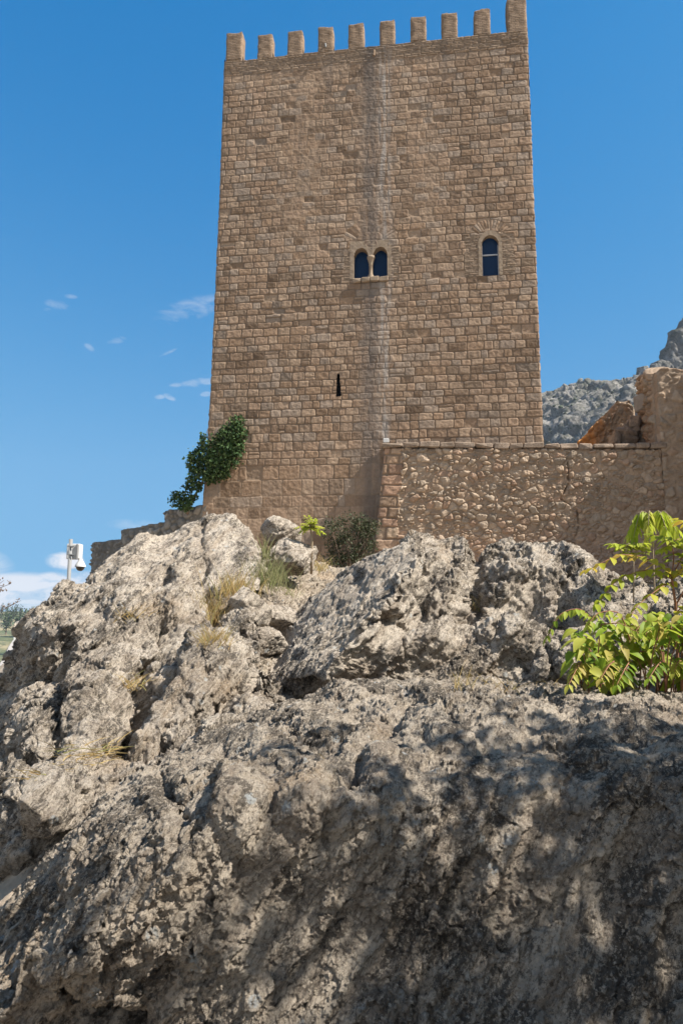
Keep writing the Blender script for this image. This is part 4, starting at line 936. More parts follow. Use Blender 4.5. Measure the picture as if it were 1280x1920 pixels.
rock('rock_slab', loft(SLAB, .75, .85, right=((1.2, .3, -.2), (.9, .8, -1.2), (.3, .8, -2.2))), M['rock'], 202, big=.06, mid=.038, fine=.018, grain=(.55, .5, .67), gk=3.2, sc_=1.0, pit=.012, crk=.3,
     calm=[([(470, 1290), (545, 1140), (640, 1055), (745, 1000), (768, 1040), (738, 1095), (706, 1147), (660, 1200), (625, 1240), (600, 1285)], .30, 6)],
     cracks=[([(893, 1020), (888, 1070), (898, 1145)], 9, .16), ([(640, 1215), (720, 1165), (800, 1150), (1000, 1152), (1110, 1172)], 7, .10), ([(500, 1288), (600, 1280), (700, 1262)], 8, .10),
             ([(745, 1100), (775, 1095), (790, 1140)], 6, .08), ([(930, 1190), (960, 1220), (990, 1262)], 6, .06), ([(1010, 1180), (1030, 1230), (1050, 1275)], 6, .06)],
     lumps=[(830, 1085, 55, 60, 0, .12), (800, 1122, 34, 22, 0, .14), (985, 1080, 70, 55, 20, .14), (920, 1190, 30, 24, 0, .12), (975, 1200, 36, 28, 20, .14), (1025, 1215, 28, 24, 0, .12), (1080, 1265, 42, 24, 0, .12), (1075, 1075, 45, 45, 0, .12), (760, 1205, 90, 40, 8, .12)],
     label='tilted limestone slab outcrop with a smooth shaded left face, below the low wall')
RIDGE = [
 [(-120, 1330, 6.9), (-30, 1275, 7.2), (22, 1190, 7.5), (70, 1122, 7.9), (118, 1090, 8.2), (160, 1070, 8.6), (208, 1038, 9.0), (268, 1004, 9.4), (328, 1000, 9.6), (382, 976, 9.7), (428, 966, 9.6), (462, 985, 9.4), (486, 1022, 9.1), (505, 1075, 8.6)],
 [(-120, 1360, 6.6), (-30, 1305, 6.9), (24, 1215, 7.2), (75, 1145, 7.55), (124, 1110, 7.8), (166, 1092, 8.1), (212, 1064, 8.5), (272, 1034, 8.85), (330, 1026, 9.05), (384, 1004, 9.15), (428, 996, 9.1), (458, 1016, 8.9), (480, 1050, 8.6), (495, 1095, 8.2)],
 [(-120, 1400, 6.3), (-30, 1350, 6.5), (26, 1260, 6.8), (80, 1180, 7.1), (130, 1140, 7.35), (176, 1116, 7.6), (224, 1098, 7.8), (282, 1076, 8.05), (335, 1076, 8.2), (372, 1080, 8.2), (410, 1072, 8.25), (440, 1080, 8.15), (466, 1105, 7.9), (480, 1135, 7.6)],
 [(-120, 1450, 5.9), (-30, 1405, 6.1), (28, 1320, 6.35), (82, 1235, 6.6), (132, 1180, 6.9), (182, 1146, 7.12), (232, 1128, 7.22), (290, 1108, 7.35), (340, 1118, 7.4), (374, 1150, 7.35), (410, 1170, 7.3), (438, 1180, 7.15), (464, 1192, 6.95), (478, 1205, 6.8)],
 [(-120, 1510, 5.5), (-30, 1468, 5.7), (28, 1390, 5.9), (84, 1302, 6.1), (134, 1245, 6.35), (188, 1206, 6.55), (240, 1190, 6.65), (300, 1180, 6.75), (350, 1192, 6.8), (388, 1208, 6.75), (420, 1220, 6.65), (448, 1232, 6.5), (470, 1245, 6.35), (482, 1258, 6.2)],
 [(-120, 1590, 5.1), (-30, 1545, 5.25), (28, 1465, 5.4), (88, 1375, 5.58), (140, 1320, 5.75), (198, 1285, 5.92), (250, 1262, 6.0), (310, 1250, 6.08), (360, 1250, 6.12), (398, 1258, 6.08), (428, 1268, 5.98), (456, 1278, 5.85), (480, 1285, 5.78), (500, 1292, 5.7)],
 [(-120, 1680, 4.7), (-30, 1640, 4.75), (30, 1550, 4.9), (94, 1450, 5.08), (148, 1400, 5.22), (208, 1375, 5.3), (262, 1350, 5.42), (318, 1335, 5.5), (368, 1330, 5.55), (405, 1335, 5.5), (440, 1340, 5.45), (480, 1325, 5.5), (520, 1320, 5.5), (560, 1320, 5.5)],
 [(-120, 1790, 4.25), (-30, 1750, 4.3), (38, 1650, 4.4), (105, 1560, 4.5), (158, 1490, 4.65), (220, 1450, 4.78), (278, 1425, 4.88), (335, 1405, 4.95), (385, 1400, 4.97), (420, 1400, 4.97), (455, 1395, 5.0), (495, 1380, 5.08), (530, 1370, 5.12), (570, 1365, 5.15)],
 [(-120, 1950, 4.1), (-30, 1900, 4.1), (38, 1800, 4.15), (105, 1720, 4.2), (158, 1640, 4.3), (220, 1600, 4.4), (278, 1570, 4.5), (335, 1540, 4.6), (385, 1520, 4.7), (420, 1510, 4.75), (455, 1500, 4.8), (495, 1480, 4.9), (530, 1470, 4.95), (570, 1460, 5.0)]]
for i, row in enumerate(RIDGE):
    for j, e in ((0, 2.6), (1, 1.7), (2, .95), (3, .4), (4, .1)): row[j] = (row[j][0], row[j][1], row[j][2]+e*max(0, 1-i/5.5))
for i in range(5):
    for j, dv in ((0, 75), (1, 62), (2, 45), (3, 18)): u, v, y = RIDGE[i][j]; RIDGE[i][j] = (u, v+dv*(1-i/6), y)
for i in (5, 6):
    for j in (12, 13): u, v, y = RIDGE[i][j]; RIDGE[i][j] = (u, v+14, y+.25)
rock('rock_ridge', loft(RIDGE, .75, .45, left=((-.5, .5, -.8), (-.4, .8, -1.8))), M['rock'], 303, big=.07, mid=.042, fine=.016, grain=(.55, .5, .67), gk=2.8, terr=.5, terr_amt=.6, sc_=1.0, pit=.012, crk=.35,
     calm=[([(400, 960), (440, 955), (495, 1020), (485, 1080), (375, 1108), (388, 1040)], .30, 6), ([(200, 1040), (270, 1000), (385, 975), (380, 1070), (280, 1080), (190, 1090)], .6, 6)],
     cracks=[([(380, 985), (385, 1040), (372, 1080)], 6, .06), ([(150, 1082), (230, 1088), (300, 1082), (380, 1105), (400, 1180)], 9, .18), ([(310, 1185), (260, 1245), (230, 1330), (215, 1385)], 17, .42), ([(120, 1260), (118, 1330), (110, 1420)], 8, .22),
             ([(480, 1270), (400, 1340), (320, 1385), (215, 1400)], 12, .22), ([(0, 1290), (60, 1270), (130, 1260)], 7, .08), ([(330, 1260), (270, 1310), (220, 1390)], 14, .34)],
     lumps=[(345, 1300, 165, 62, 38, .30), (270, 1130, 130, 48, -8, .20), (200, 1190, 95, 40, 35, .14), (70, 1360, 48, 95, 12, .20), (160, 1320, 52, 75, 10, .16), (390, 1235, 75, 45, -30, .18), (110, 1490, 75, 50, 25, .16), (90, 1190, 70, 45, 55, .12), (30, 1500, 40, 90, 0, .14), (440, 1330, 60, 30, 20, .10)],
     label='long left rock ridge of pale craggy limestone, rising to a pointed peak')
SCREE = [
 [(440, 1040, 10.2), (480, 1035, 10.3), (520, 1045, 10.5), (590, 1058, 11.0), (650, 1068, 11.6), (740, 1060, 12.2)],
 [(430, 1100, 8.6), (470, 1095, 8.8), (510, 1092, 9.1), (570, 1085, 9.8), (620, 1080, 10.4), (720, 1080, 11.0)],
 [(415, 1165, 7.5), (460, 1160, 7.6), (510, 1150, 8.0), (560, 1140, 8.8), (600, 1130, 9.3), (680, 1120, 9.9)],
 [(410, 1235, 6.5), (450, 1230, 6.7), (490, 1225, 7.1), (530, 1212, 7.8), (580, 1203, 8.5), (640, 1195, 9.1)],
 [(410, 1305, 5.8), (450, 1294, 6.1), (490, 1290, 6.6), (530, 1290, 7.3), (590, 1290, 7.9), (640, 1290, 8.4)],
 [(410, 1380, 5.5), (450, 1370, 5.6), (490, 1365, 5.9), (530, 1360, 6.4), (590, 1360, 6.8), (640, 1360, 7.2)]]
M['scree'] = rock_mat('scree', pale=(.50, .42, .33), mid=(.36, .29, .22), dk=.56, k=1.6)
o = rock('scree_path', loft(SCREE, .8, .3), M['scree'], 404, big=.05, mid=.045, fine=.028, grain=(.2, .2, .1), gk=1.2, terr_amt=.0, sc_=.6, pit=.0)
o['kind'] = 'structure'
def knob(name, c, r, seed, label, mat='rock', n=90, amp=.22, group=None, grain=(.8, .2, .3)):
    """free boulder: dense sphere pushed into angular, layered shape"""
    th, ph = np.meshgrid(np.linspace(0, math.pi, n), np.linspace(0, 2*math.pi, 2*n))
    S_ = np.stack([np.sin(th)*np.cos(ph), np.sin(th)*np.sin(ph), np.cos(th)], -1)
    r = np.asarray(r, float); q = S_.reshape(-1, 3); rad = np.ones(len(q)); rr = np.random.default_rng(seed)
    for k in range(20):
        d = rr.normal(size=3); d /= np.linalg.norm(d); t = rr.uniform(.55, .86); pr = q@d; rad = np.minimum(rad, np.where(pr > .05, t/np.clip(pr, .05, 9), 9))
    P = q*rad[:, None]*r+np.asarray(c); m_ = r.mean()
    P += q*((fbm(P, m_*1.2, 4, seed)*amp*.5+fbm(stretch(P, grain, 2.6), m_*.38, 5, seed+5, .62, 'r')*amp*.42)*m_)[:, None]
    f1, f2, fi = worley(P/(m_*.22), seed); P += q*((rnd(fi, 3)-.5)*.05*m_-f1*.05*m_)[:, None]
    return tag(mesh_np(name, P, grid_faces(2*n, n, flip=True), M[mat], None, True, loc=(c[0], c[1], c[2]-r[2])), label, 'rock', group)
k1 = at(543, 1046, 9.3); knob('boulder', k1, (.40, .42, .36), 11, 'rounded boulder with layered top between the ridge peak and the little sapling')
k2 = at(528, 1002, 9.9); knob('boulder', k2, (.34, .36, .28), 12, 'dark capped boulder perched behind the rounded layered one')
k3 = at(468, 1145, 7.45); knob('boulder', k3, (.27, .3, .30), 13, 'pale upright boulder right of the dry yellow grass')
k4 = at(522, 1166, 7.85); knob('boulder', k4, (.28, .30, .24), 14, 'low pale boulder in the gully beside the shaded slab')
k5 = at(496, 1200, 7.25); knob('boulder', k5, (.3, .28, .16), 15, 'flat rubbly boulder lowest in the gully')
k6 = at(100, 1500, 4.55); knob('boulder', k6, (.24, .30, .27), 16, 'blocky whitish boulder at the left, brown underneath')
k7 = at(590, 1033, 9.6); knob('stone', k7, (.07, .08, .07), 17, 'small round stone at the foot of the sapling', n=30)

from mathutils.bvhtree import BVHTree
def surface_finder(names):
    trees = []
    for o in C.objects:
        if o.name.split('.')[0] in names and o.type == 'MESH':
            me = o.data; V = np.empty(len(me.vertices)*3, np.float32); me.vertices.foreach_get('co', V); V = V.reshape(-1, 3)+np.array(o.location, np.float32)
            L_ = np.empty(len(me.loops), np.int32); me.loops.foreach_get('vertex_index', L_); trees.append(BVHTree.FromPolygons(V.tolist(), L_.reshape(-1, 4).tolist()))
    def find(u, v, fallback):
        d = ray(u, v); d = d/np.linalg.norm(d); best = None
        for t in trees:
            h = t.ray_cast(Vector((0, 0, CAMZ)), Vector(d))
            if h[0] is not None and (best is None or h[3] < best[1]): best = (np.array(h[0]), h[3])
        return best[0] if best is not None and abs(best[0][1]-fallback) < 3 else at(u, v, fallback)
    return find
on_rock = surface_finder({'boulder', 'rock_slab', 'rock_ridge', 'scree_path'})

# ------------------------------------------------------------------ shade tree standing at the right of the photographer
def leaf_cloud(P, size, asp, rr, up=.4, fold=.25):
    """one folded pointed leaf per point"""
    n = len(P); d = rr.normal(size=(n, 3)); d[:, 2] -= .2; d /= np.linalg.norm(d, axis=1)[:, None]
    k = rr.normal(size=(n, 3)); k[:, 2] += up*3; s = np.cross(d, k); s /= np.linalg.norm(s, axis=1)[:, None]; nn = np.cross(s, d)
    L_ = size*rr.uniform(.6, 1.3, n)[:, None]; w = L_*asp
    V = np.stack([P, P+d*L_*.45+s*w+nn*w*fold, P+d*L_, P+d*L_*.45-s*w+nn*w*fold], 1).reshape(-1, 3)
    i = np.arange(n)[:, None]*4; Fa = np.concatenate([i+[0, 2, 1], i+[0, 3, 2]])
    return V, Fa, np.repeat(rr.random(n), 4)
M['tree_leaf'] = leaf_mat('tree_leaf', [(.045, .08, .02), (.07, .11, .03), (.10, .14, .04)], .35)
def shade_tree():
    rr = np.random.default_rng(21)
    base = np.array([5.6, -.3, float(groundz(5.6, -.3))])
    t = empty('shade_tree', base, 'broad leafy tree at the right that throws dappled shade on the foreground boulder', 'tree')
    mb = MB(); trunk = [base+np.array(q) for q in ((0, 0, -.3), (.05, .05, 1.5), (-.1, .1, 3.0), (-.3, .2, 4.2), (-.5, .3, 5.4))]; mb.tube(trunk, [.22, .18, .15, .12, .08], 12)
    P = []
    for i in range(118):
        a = rr.uniform(0, 2*math.pi); q = math.sqrt(rr.uniform(.02, 1)); c = np.array([5.2+q*2.6*math.cos(a), 1.0+q*2.6*math.sin(a), 5.0+rr.normal(0, .7)])
        x5 = c[0]-(c[2]-5)*sdir[0]/sdir[2]; y5 = c[1]-(c[2]-5)*sdir[1]/sdir[2]
        if x5 < 3.2 or y5 > 2.7+.33*(x5-3.25) or c[0]/max(c[1], .2) < .95: continue
        s = base+np.array([-.25*rr.random(), .2*rr.random(), rr.uniform(2.4, 4.6)]); mid = (s+c)/2+rr.normal(0, .15, 3); mid[2] -= .2
        mb.tube([s, mid, c], [.05, .03, .01], 5)
        for j in range(4):
            cc = c+rr.normal(0, .26, 3); P.append(cc+rr.normal(0, .105, (24, 3)))
    mb.build('trunk', M['bark'], t, True)
    V, Fa, rn = leaf_cloud(np.concatenate(P), .15, .24, rr); mesh_np('crown', V, Fa, M['tree_leaf'], t, True, {'rnd': rn})
shade_tree()

# ------------------------------------------------------------------ plants
class Leaves:
    def __init__(s, seed): s.V = []; s.F = []; s.R = []; s.n = 0; s.rr = np.random.default_rng(seed)
    def leaf(s, p, d, nrm, L, w, r=None, curl=.15, shape=((.0, .06), (.3, .5), (.65, .40), (1, 0))):
        d = d/np.linalg.norm(d); sd = np.cross(d, nrm); sd /= np.linalg.norm(sd)+1e-9; nn = np.cross(sd, d); V = []
        for t, k in shape:
            c = p+d*L*t-nn*curl*L*t*t
            V += [c-sd*w*k+nn*w*k*.35, c, c+sd*w*k+nn*w*k*.35]
        m_ = len(shape); F_ = []
        for i in range(m_-1):
            a = s.n+i*3; F_ += [[a, a+1, a+4, a+3], [a+1, a+2, a+5, a+4]]
        s.V.append(np.array(V)); s.F += F_; s.R.append(np.full(3*m_, s.rr.random() if r is None else r)); s.n += 3*m_
    def compound(s, pts, pairs, L, w, tube=None, base=.12, droop=.4, r=None):
        """feather leaf: leaflets in pairs along a curved midrib"""
        pts = np.array(pts, float); t = np.linspace(0, 1, 24); W = basis(len(pts), [max(2, 23//(len(pts)-1))]*(len(pts)-1), .1); C_ = W@pts
        if tube is not None: tube.tube(C_[::2], np.linspace(.006, .002, len(C_[::2])), 5)
        n = len(C_); up = np.array([0, 0, 1.0]); r0_ = s.rr.random() if r is None else r
        for i in range(pairs):
            k = base+(1-base)*i/(pairs-1); j = min(int(k*(n-1)), n-2); T = C_[j+1]-C_[j]; T /= np.linalg.norm(T)+1e-9
            sd = np.cross(T, up); sd /= np.linalg.norm(sd)+1e-9; q = 1-.35*abs(k-.45)/.55
            for sg in (-1, 1):
                d = sd*sg*1.0+T*.45+np.array([0, 0, -droop])+s.rr.normal(0, .12, 3); s.leaf(C_[j], d, up+s.rr.normal(0, .25, 3), L*q*s.rr.uniform(.85, 1.1), w*q, np.clip(r0_+s.rr.normal(0, .12), 0, 1))
        s.leaf(C_[-1], C_[-1]-C_[-2], up, L*.8, w*.8, r0_)
    def build(s, name, mat, parent):
        return mesh_np(name, np.concatenate(s.V), np.array(s.F), mat, parent, True, {'rnd': np.concatenate(s.R)})
M['ail'] = leaf_mat('yellow_green_leaf', [(.20, .25, .02), (.32, .36, .03), (.44, .42, .04), (.48, .33, .05)], .5, .5)
M['broad'] = leaf_mat('broad_green_leaf', [(.13, .21, .02), (.22, .31, .03), (.33, .38, .045), (.40, .40, .07), (.42, .34, .09)], .5, .5)
M['pale_leaf'] = leaf_mat('pale_green_leaf', [(.30, .38, .03), (.40, .45, .05), (.48, .47, .09)], .5, .5)
M['ivy'] = leaf_mat('ivy_leaf', [(.026, .052, .018), (.042, .080, .028), (.065, .108, .036), (.105, .135, .05)], .15, .75)
M['olive'] = leaf_mat('olive_leaf', [(.035, .045, .022), (.055, .065, .032), (.10, .10, .06)], .2, .6)
M['dry'] = leaf_mat('dry_grass', [(.42, .30, .12), (.50, .38, .17), (.36, .24, .10), (.34, .33, .12)], .35, .8)
M['greygrass'] = leaf_mat('grey_green_grass', [(.20, .20, .10), (.28, .26, .13), (.22, .25, .09)], .35, .8)
M['stem'] = plain('red_brown_stem', (.24, .11, .06), .7, 0, .3, 20)
def sprout_tree():
    b = on_rock(1268, 1275, 5.25); Y = b[1]; t = empty('sprout_tree', b, 'slim red brown stem with arching yellow green feather leaves at the right edge', 'sapling')
    mb = MB(); top = at(1258, 1082, Y-.1)
    mb.tube([b-np.array([0, 0, .25]), b, at(1269, 1190, Y), at(1265, 1130, Y-.05), top], [.016, .015, .013, .011, .009], 8); mb.tube([at(1266, 1135, Y), at(1290, 1090, Y+.1), at(1300, 1060, Y+.1)], [.008, .006, .005], 6)
    lv = Leaves(31); S_ = mb
    for pts, pr, L in (([(1258, 1082), (1225, 1052), (1165, 1040), (1103, 1068)], 10, .13), ([(1256, 1085), (1220, 1068), (1160, 1085), (1122, 1130)], 10, .12), ([(1258, 1082), (1262, 1040), (1250, 1010), (1222, 1003)], 8, .12),
                       ([(1258, 1082), (1285, 1030), (1300, 985), (1270, 975)], 9, .14), ([(1262, 1080), (1300, 1050), (1340, 1060)], 9, .13), ([(1262, 1090), (1240, 1100), (1195, 1135), (1180, 1160)], 8, .10), ([(1266, 1150), (1300, 1120), (1340, 1130)], 8, .12), ([(1300, 1060), (1280, 1010), (1240, 1030)], 8, .11)):
        lv.compound([at(u, v, Y-.05-.10*i+.05*((u*7) % 5)/5) for i, (u, v) in enumerate(pts)], pr, L, .075, mb, droop=.55)
    mb.build('stem', M['stem'], t, True); lv.build('foliage', M['ail'], t)
    # pale shoot further back
    Y = 6.6; b = at(1226, 1130, Y); t = empty('sprout_tree', b, 'thin pale shoot with a drooping light green umbrella of leaves against the wall', 'sapling'); mb = MB(); lv = Leaves(33)
    top = at(1222, 972, Y); mb.tube([b-np.array([0, 0, .4]), at(1224, 1060, Y), at(1222, 1010, Y), top], [.010, .008, .007, .005], 6)
    for i in range(9):
        a = i/9*2*math.pi; e = top+np.array([math.cos(a)*.24, math.sin(a)*.2, -.10-.05*(i % 3)]); mid = top+np.array([math.cos(a)*.13, math.sin(a)*.10, .06]); lv.compound([top, mid, e], 9, .19, .05, mb, droop=1.5)
    for i in range(6):
        c = at(1187+rnd_(i)*44-22, 1040, Y-.1); e = c+np.array([.12*math.cos(i*1.7), .1*math.sin(i*1.7), .10]); lv.compound([c, (c+e)/2+np.array([0, 0, .05]), e], 6, .12, .05, mb, droop=.5)
    mb.tube([at(1187, 1130, Y), at(1187, 1040, Y-.1)], .006, 5)
    mb.build('stem', M['twig'], t, True); lv.build('foliage', M['pale_leaf'], t)
def rnd_(i): return (math.sin(i*12.9898)*43758.5453) % 1
def bush():
    Y = 5.0; b = at(1190, 1300, Y); t = empty('leafy_bush', b, 'low bushy plant with broad bright green leaves on the rock ledge at the right', 'bush'); mb = MB(); lv = Leaves(41); rr = np.random.default_rng(5)
    for i in range(40):
        u = rr.uniform(1085, 1330); v = rr.uniform(1165, 1285); top = at(u, v, Y+rr.uniform(-.25, .45)); root = b+np.array([(top[0]-b[0])*.75, rr.uniform(-.1, .3), -.12]); m_ = (root+top)/2+np.array([0, 0, .08]); mb.tube([root, m_, top], [.006, .005, .003], 5)
        for k in range(11):
            d = rr.normal(size=3); d[2] = -abs(d[2])*.5-.05; d[1] -= .5; p = top+rr.normal(0, .045, 3)
            lv.leaf(p, d, np.array([rr.normal(0, .4), -.5, 1.0]), rr.uniform(.07, .17), rr.uniform(.028, .062), None, .4, ((0, .05), (.18, .55), (.5, .62), (.75, .38), (1, 0)))
        if rr.random() < .5:
            e = top+np.array([rr.normal(0, .16), -.1, -.06]); lv.compound([top, (top+e)/2+np.array([0, 0, .04]), e], 6, .09, .04, mb, droop=.6)
    lv.compound([at(1108, 1160, Y), at(1085, 1142, Y-.02), at(1050, 1152, Y-.04), at(1024, 1196, Y-.06)], 10, .085, .04, mb, droop=.9, r=.45)
    lv.compound([at(1180, 1200, Y), at(1160, 1150, Y-.1), at(1120, 1150, Y-.15), at(1100, 1175, Y-.2)], 8, .08, .04, mb, droop=.8, r=.6)
    for i in (0, 2, 3, 5):
        u = 1090+30*i; e = at(u-25, 1285-6*(i % 3), Y-.35); s0 = at(u, 1240, Y-.1); lv.compound([s0, (s0+e)/2+np.array([0, -.03, .03]), e], 7, .10, .04, mb, droop=.7)
    mb.build('stem', M['stem'], t, True); lv.build('foliage', M['broad'], t)
sprout_tree(); bush()

def ivy():
    rr = np.random.default_rng(8); B = [(450, 792, 11), (440, 814, 19), (452, 816, 14), (428, 836, 25), (409, 857, 26), (434, 860, 21), (394, 880, 26), (414, 880, 19), (371, 870, 17), (384, 822, 7), (386, 834, 9), (380, 846, 9), (366, 856, 10), (371, 888, 13), (366, 908, 14), (397, 896, 12), (355, 918, 9), (340, 940, 15), (352, 948, 13), (362, 936, 9), (333, 928, 7), (376, 915, 8), (424, 890, 10), (445, 840, 15)]
    base = at(360, 958, 24.2); t = empty('ivy', base, 'dark green ivy climbing the lower left corner of the tower', 'ivy'); V = []; Fs = []; Rn = []; off = 0
    for (u, v, r) in B:
        k = int(r*r*1.1); a = rr.uniform(0, 2*math.pi, k); q = np.sqrt(rr.uniform(0, 1, k))*r*(1+.12*rr.normal(size=k)); P = []
        for ui, vi in zip(u+q*np.cos(a), v+q*np.sin(a)):
            d = ray(ui, vi); o = np.array([0, 0, CAMZ]); tt = ((TL-o)@tn)/(d@tn); p = o+d*tt; P.append(p*(1)+tn*rr.uniform(.02, .12+.02*r))
        v_, f_, r_ = leaf_cloud(np.array(P), .12, .36, rr, .25); V.append(v_); Fs.append(f_+off); off += len(v_); Rn.append(r_)
    mesh_np('foliage', np.concatenate(V), np.concatenate(Fs), M['ivy'], t, True, {'rnd': np.concatenate(Rn)})
    mb = MB(); P = [(352, 965), (358, 945), (372, 920), (388, 890), (410, 862), (432, 838), (448, 800)]; mb.tube([np.array([0, 0, CAMZ])+ray(*p)*(((TL-np.array([0, 0, CAMZ]))@tn)/(ray(*p)@tn))+tn*.05 for p in P], [.05, .045, .04, .035, .03, .02, .01], 6)
    P = [(384, 850), (383, 825), (396, 790), (398, 765), (397, 757)]; mb.tube([np.array([0, 0, CAMZ])+ray(*p)*(((TL-np.array([0, 0, CAMZ]))@tn)/(ray(*p)@tn))+tn*.03 for p in P], .012, 5)
    mb.build('stem', M['bark'], t, True)
ivy()
def sapling():
    b = on_rock(584, 1042, 9.75); Y = b[1]; t = empty('sapling', b, 'tiny sapling with a round bright green crown on a bare stem before the tower', 'sapling'); mb = MB(); lv = Leaves(51); top = at(582, 990, Y)
    mb.tube([b-np.array([0, 0, .25]), at(585, 1015, Y), top], [.017, .014, .010], 6)
    for i in range(20):
        a = i*2.4; e = top+np.array([math.cos(a)*(.09+.05*(i % 3)), math.sin(a)*.12, -.06+.065*(i % 4)]); lv.compound([top, (top+e)/2+np.array([0, 0, .03]), e], 5, .07, .04, mb, droop=.3)
    mb.build('stem', M['twig'], t, True); lv.build('crown', M['pale_leaf'], t)
sapling()
def shrub():
    rr = np.random.default_rng(61); Y = 22.3; b = at(655, 1075, Y); t = empty('shrub', b, 'dusty olive shrub in the shaded corner between tower and wall', 'shrub'); mb = MB(); P = []
    for i in range(60):
        u = rr.uniform(612, 698); v = rr.uniform(968+abs(u-660)*.25, 1062); c = at(u, v, Y+rr.uniform(-.3, .35)); s = b+rr.normal(0, .08, 3)-[0, 0, .5]; mb.tube([s, (s+c)/2+rr.normal(0, .08, 3), c], [.025, .015, .006], 5); P.append(c+rr.normal(0, .12, (64, 3)))
    mb.build('stem', M['bark'], t, True); V, Fa, rn = leaf_cloud(np.concatenate(P), .095, .26, rr, .2); mesh_np('foliage', V, Fa, M['olive'], t, True, {'rnd': rn})
shrub()
def tuft(u, v, y, n, hpx, spx, mat, label, seed, lean=.3, name='grass_tuft', w=.0035, flat=0.0):
    rr = np.random.default_rng(seed); b = on_rock(u, v, y); y = b[1]; px = y/F; V = []; Fs = []; R_ = []; k = 0
    for i in range(n):
        p = b+np.array([rr.normal(0, spx*.5)*px, rr.normal(0, spx*.5)*px, -.05+rr.normal(0, .4*spx*px)*.4]); a = rr.uniform(0, 2*math.pi); L = hpx*px*rr.uniform(.45, 1.1)
        d = np.array([math.cos(a)*lean*rr.uniform(.3, 1.5), math.sin(a)*lean, 1-flat]); d /= np.linalg.norm(d); sd = np.cross(d, (math.sin(a), -math.cos(a)+.01, .2)); sd /= np.linalg.norm(sd); dr = rr.uniform(.1, .55)
        for q in (0, .35, .7, 1.0):
            c = p+d*L*q+np.array([d[0]*.6, d[1]*.6, -dr])*L*q*q*.7; ww = w*(1-.85*q); V += [c-sd*ww, c+sd*ww]
        Fs += [[k+2*j, k+2*j+1, k+2*j+3, k+2*j+2] for j in range(3)]; R_ += [rr.random()]*8; k += 8
    o = mesh_np(name, np.array(V), np.array(Fs), M[mat], None, True, {'rnd': np.array(R_)}, loc=b); tag(o, label, 'grass', 'grass tufts on the rocks')
tuft(398, 1165, 7.05, 420, 75, 44, 'dry', 'big straw yellow grass clump in the gully below the ridge peak', 1)
tuft(440, 1110, 7.75, 260, 62, 40, 'dry', 'straw yellow grass between the ridge peak and the pale upright boulder', 2)
tuft(500, 1088, 8.3, 380, 70, 44, 'greygrass', 'grey green grass clump left of the rounded layered boulder', 3, .35)
tuft(495, 1040, 8.6, 40, 60, 14, 'greygrass', 'tall thin green blades beside the ridge peak', 4, .2, w=.006)
tuft(400, 1200, 6.75, 160, 50, 30, 'dry', 'small straw tuft lowest in the gully', 5, .5)
tuft(594, 1065, 9.2, 120, 40, 26, 'dry', 'short dry grass at the foot of the little sapling', 6, .5)
tuft(240, 1278, 5.7, 90, 48, 34, 'dry', 'dry brown grass in the dark crevice of the left ridge', 7, .9)
tuft(165, 1400, 5.0, 110, 50, 50, 'dry', 'flattened dead grass on the left ledge above the whitish block', 8, 1.4, flat=.5)
tuft(85, 1440, 4.8, 50, 34, 26, 'dry', 'few dead blades at the far left ledge', 9, 1.2, flat=.4)
tuft(865, 1285, 5.3, 26, 70, 26, 'dry', 'bare dry stalks at the foot of the slab outcrop', 10, .35)
tuft(925, 1290, 5.25, 40, 52, 44, 'dry', 'bent dry stalks on the ledge left of the leafy bush', 11, .9)
tuft(1040, 1290, 5.1, 40, 34, 50, 'dry', 'short dead grass just left of the leafy bush', 12, .9)
tuft(895, 1140, 6.3, 26, 40, 16, 'dry', 'reddish dry stalks in the vertical cleft of the slab outcrop', 13, .4)
tuft(640, 1420, 3.75, 36, 26, 34, 'dry', 'tiny dead tuft on top of the foreground boulder', 14, 1.2, flat=.4)
tuft(535, 1110, 8.0, 60, 36, 24, 'greygrass', 'fresh green blades below the rounded layered boulder', 15, .5)
tuft(250, 1150, 6.9, 60, 34, 30, 'dry', 'small dry tuft high on the left ridge', 16, .8)

# ------------------------------------------------------------------ camera post, floodlight
def post_cam():
    Y = 11.0; X = np.array([1, 0, 0.]); Yv = np.array([0, 1, 0.]); Z = np.array([0, 0, 1.]); px = Y/F
    p = at(133, 1075, Y); gz = float(groundz(p[0], p[1])); t = empty('camera_post', (p[0], p[1], gz), 'grey steel post with a white box and a dome camera above the left ridge', 'camera post')
    mb = MB(); mb.tube([(p[0], p[1], gz-.2), at(133.5, 1011, Y)], .030, 14); mb.build('pole', M['metal'], t, True)
    mb = MB(); c = at(140.5, 1034.5, Y+.13); mb.box(c, X, Yv, Z, 12.5*px, .075, 14.5*px, .012); bx = mb.build('junction_box', M['white'], t)
    mb = MB(); c = at(144.7, 1034.5, Y+.045); mb.box(c, X, Yv, Z, .012, .012, 14.5*px, .003); mb.build('rail', M['metal'], t)
    for v in (1024.5, 1040):
        mb = MB(); c = at(133.5, v, Y); mb.lathe(c-Z*.008, Z, [(.030, 0), (.037, 0), (.037, .018), (.030, .018)], 14); mb.box(at(133.5, v, Y-.036), X, Yv, Z, .055, .006, .008, .002); mb.build('clamp', M['metal'], t)
    c = at(151, 1063, Y+.12); k = px
    mb = MB(); mb.lathe(c, Z, [(10*k, -.0), (10*k, .012), (9.4*k, 3*k), (7.5*k, 7*k), (4*k, 12*k), (3.4*k, 15*k), (0, 15*k)], 20); dm = mb.build('dome_camera', M['white'], t, True)
    mb = MB(); mb.lathe(c, Z, [(0, -8*k), (4*k, -7.2*k), (7*k, -4*k), (8.2*k, 0)], 18); o = child_mesh(mb, 'lens_dome', plain('smoked_dome', (.10, .075, .055), .25), dm, True)
    mb = MB(); mb.tube([at(150.5, 1049, Y+.12), at(148, 1043, Y+.13)], .02, 8); mb.build('bracket', M['white'], t, True)
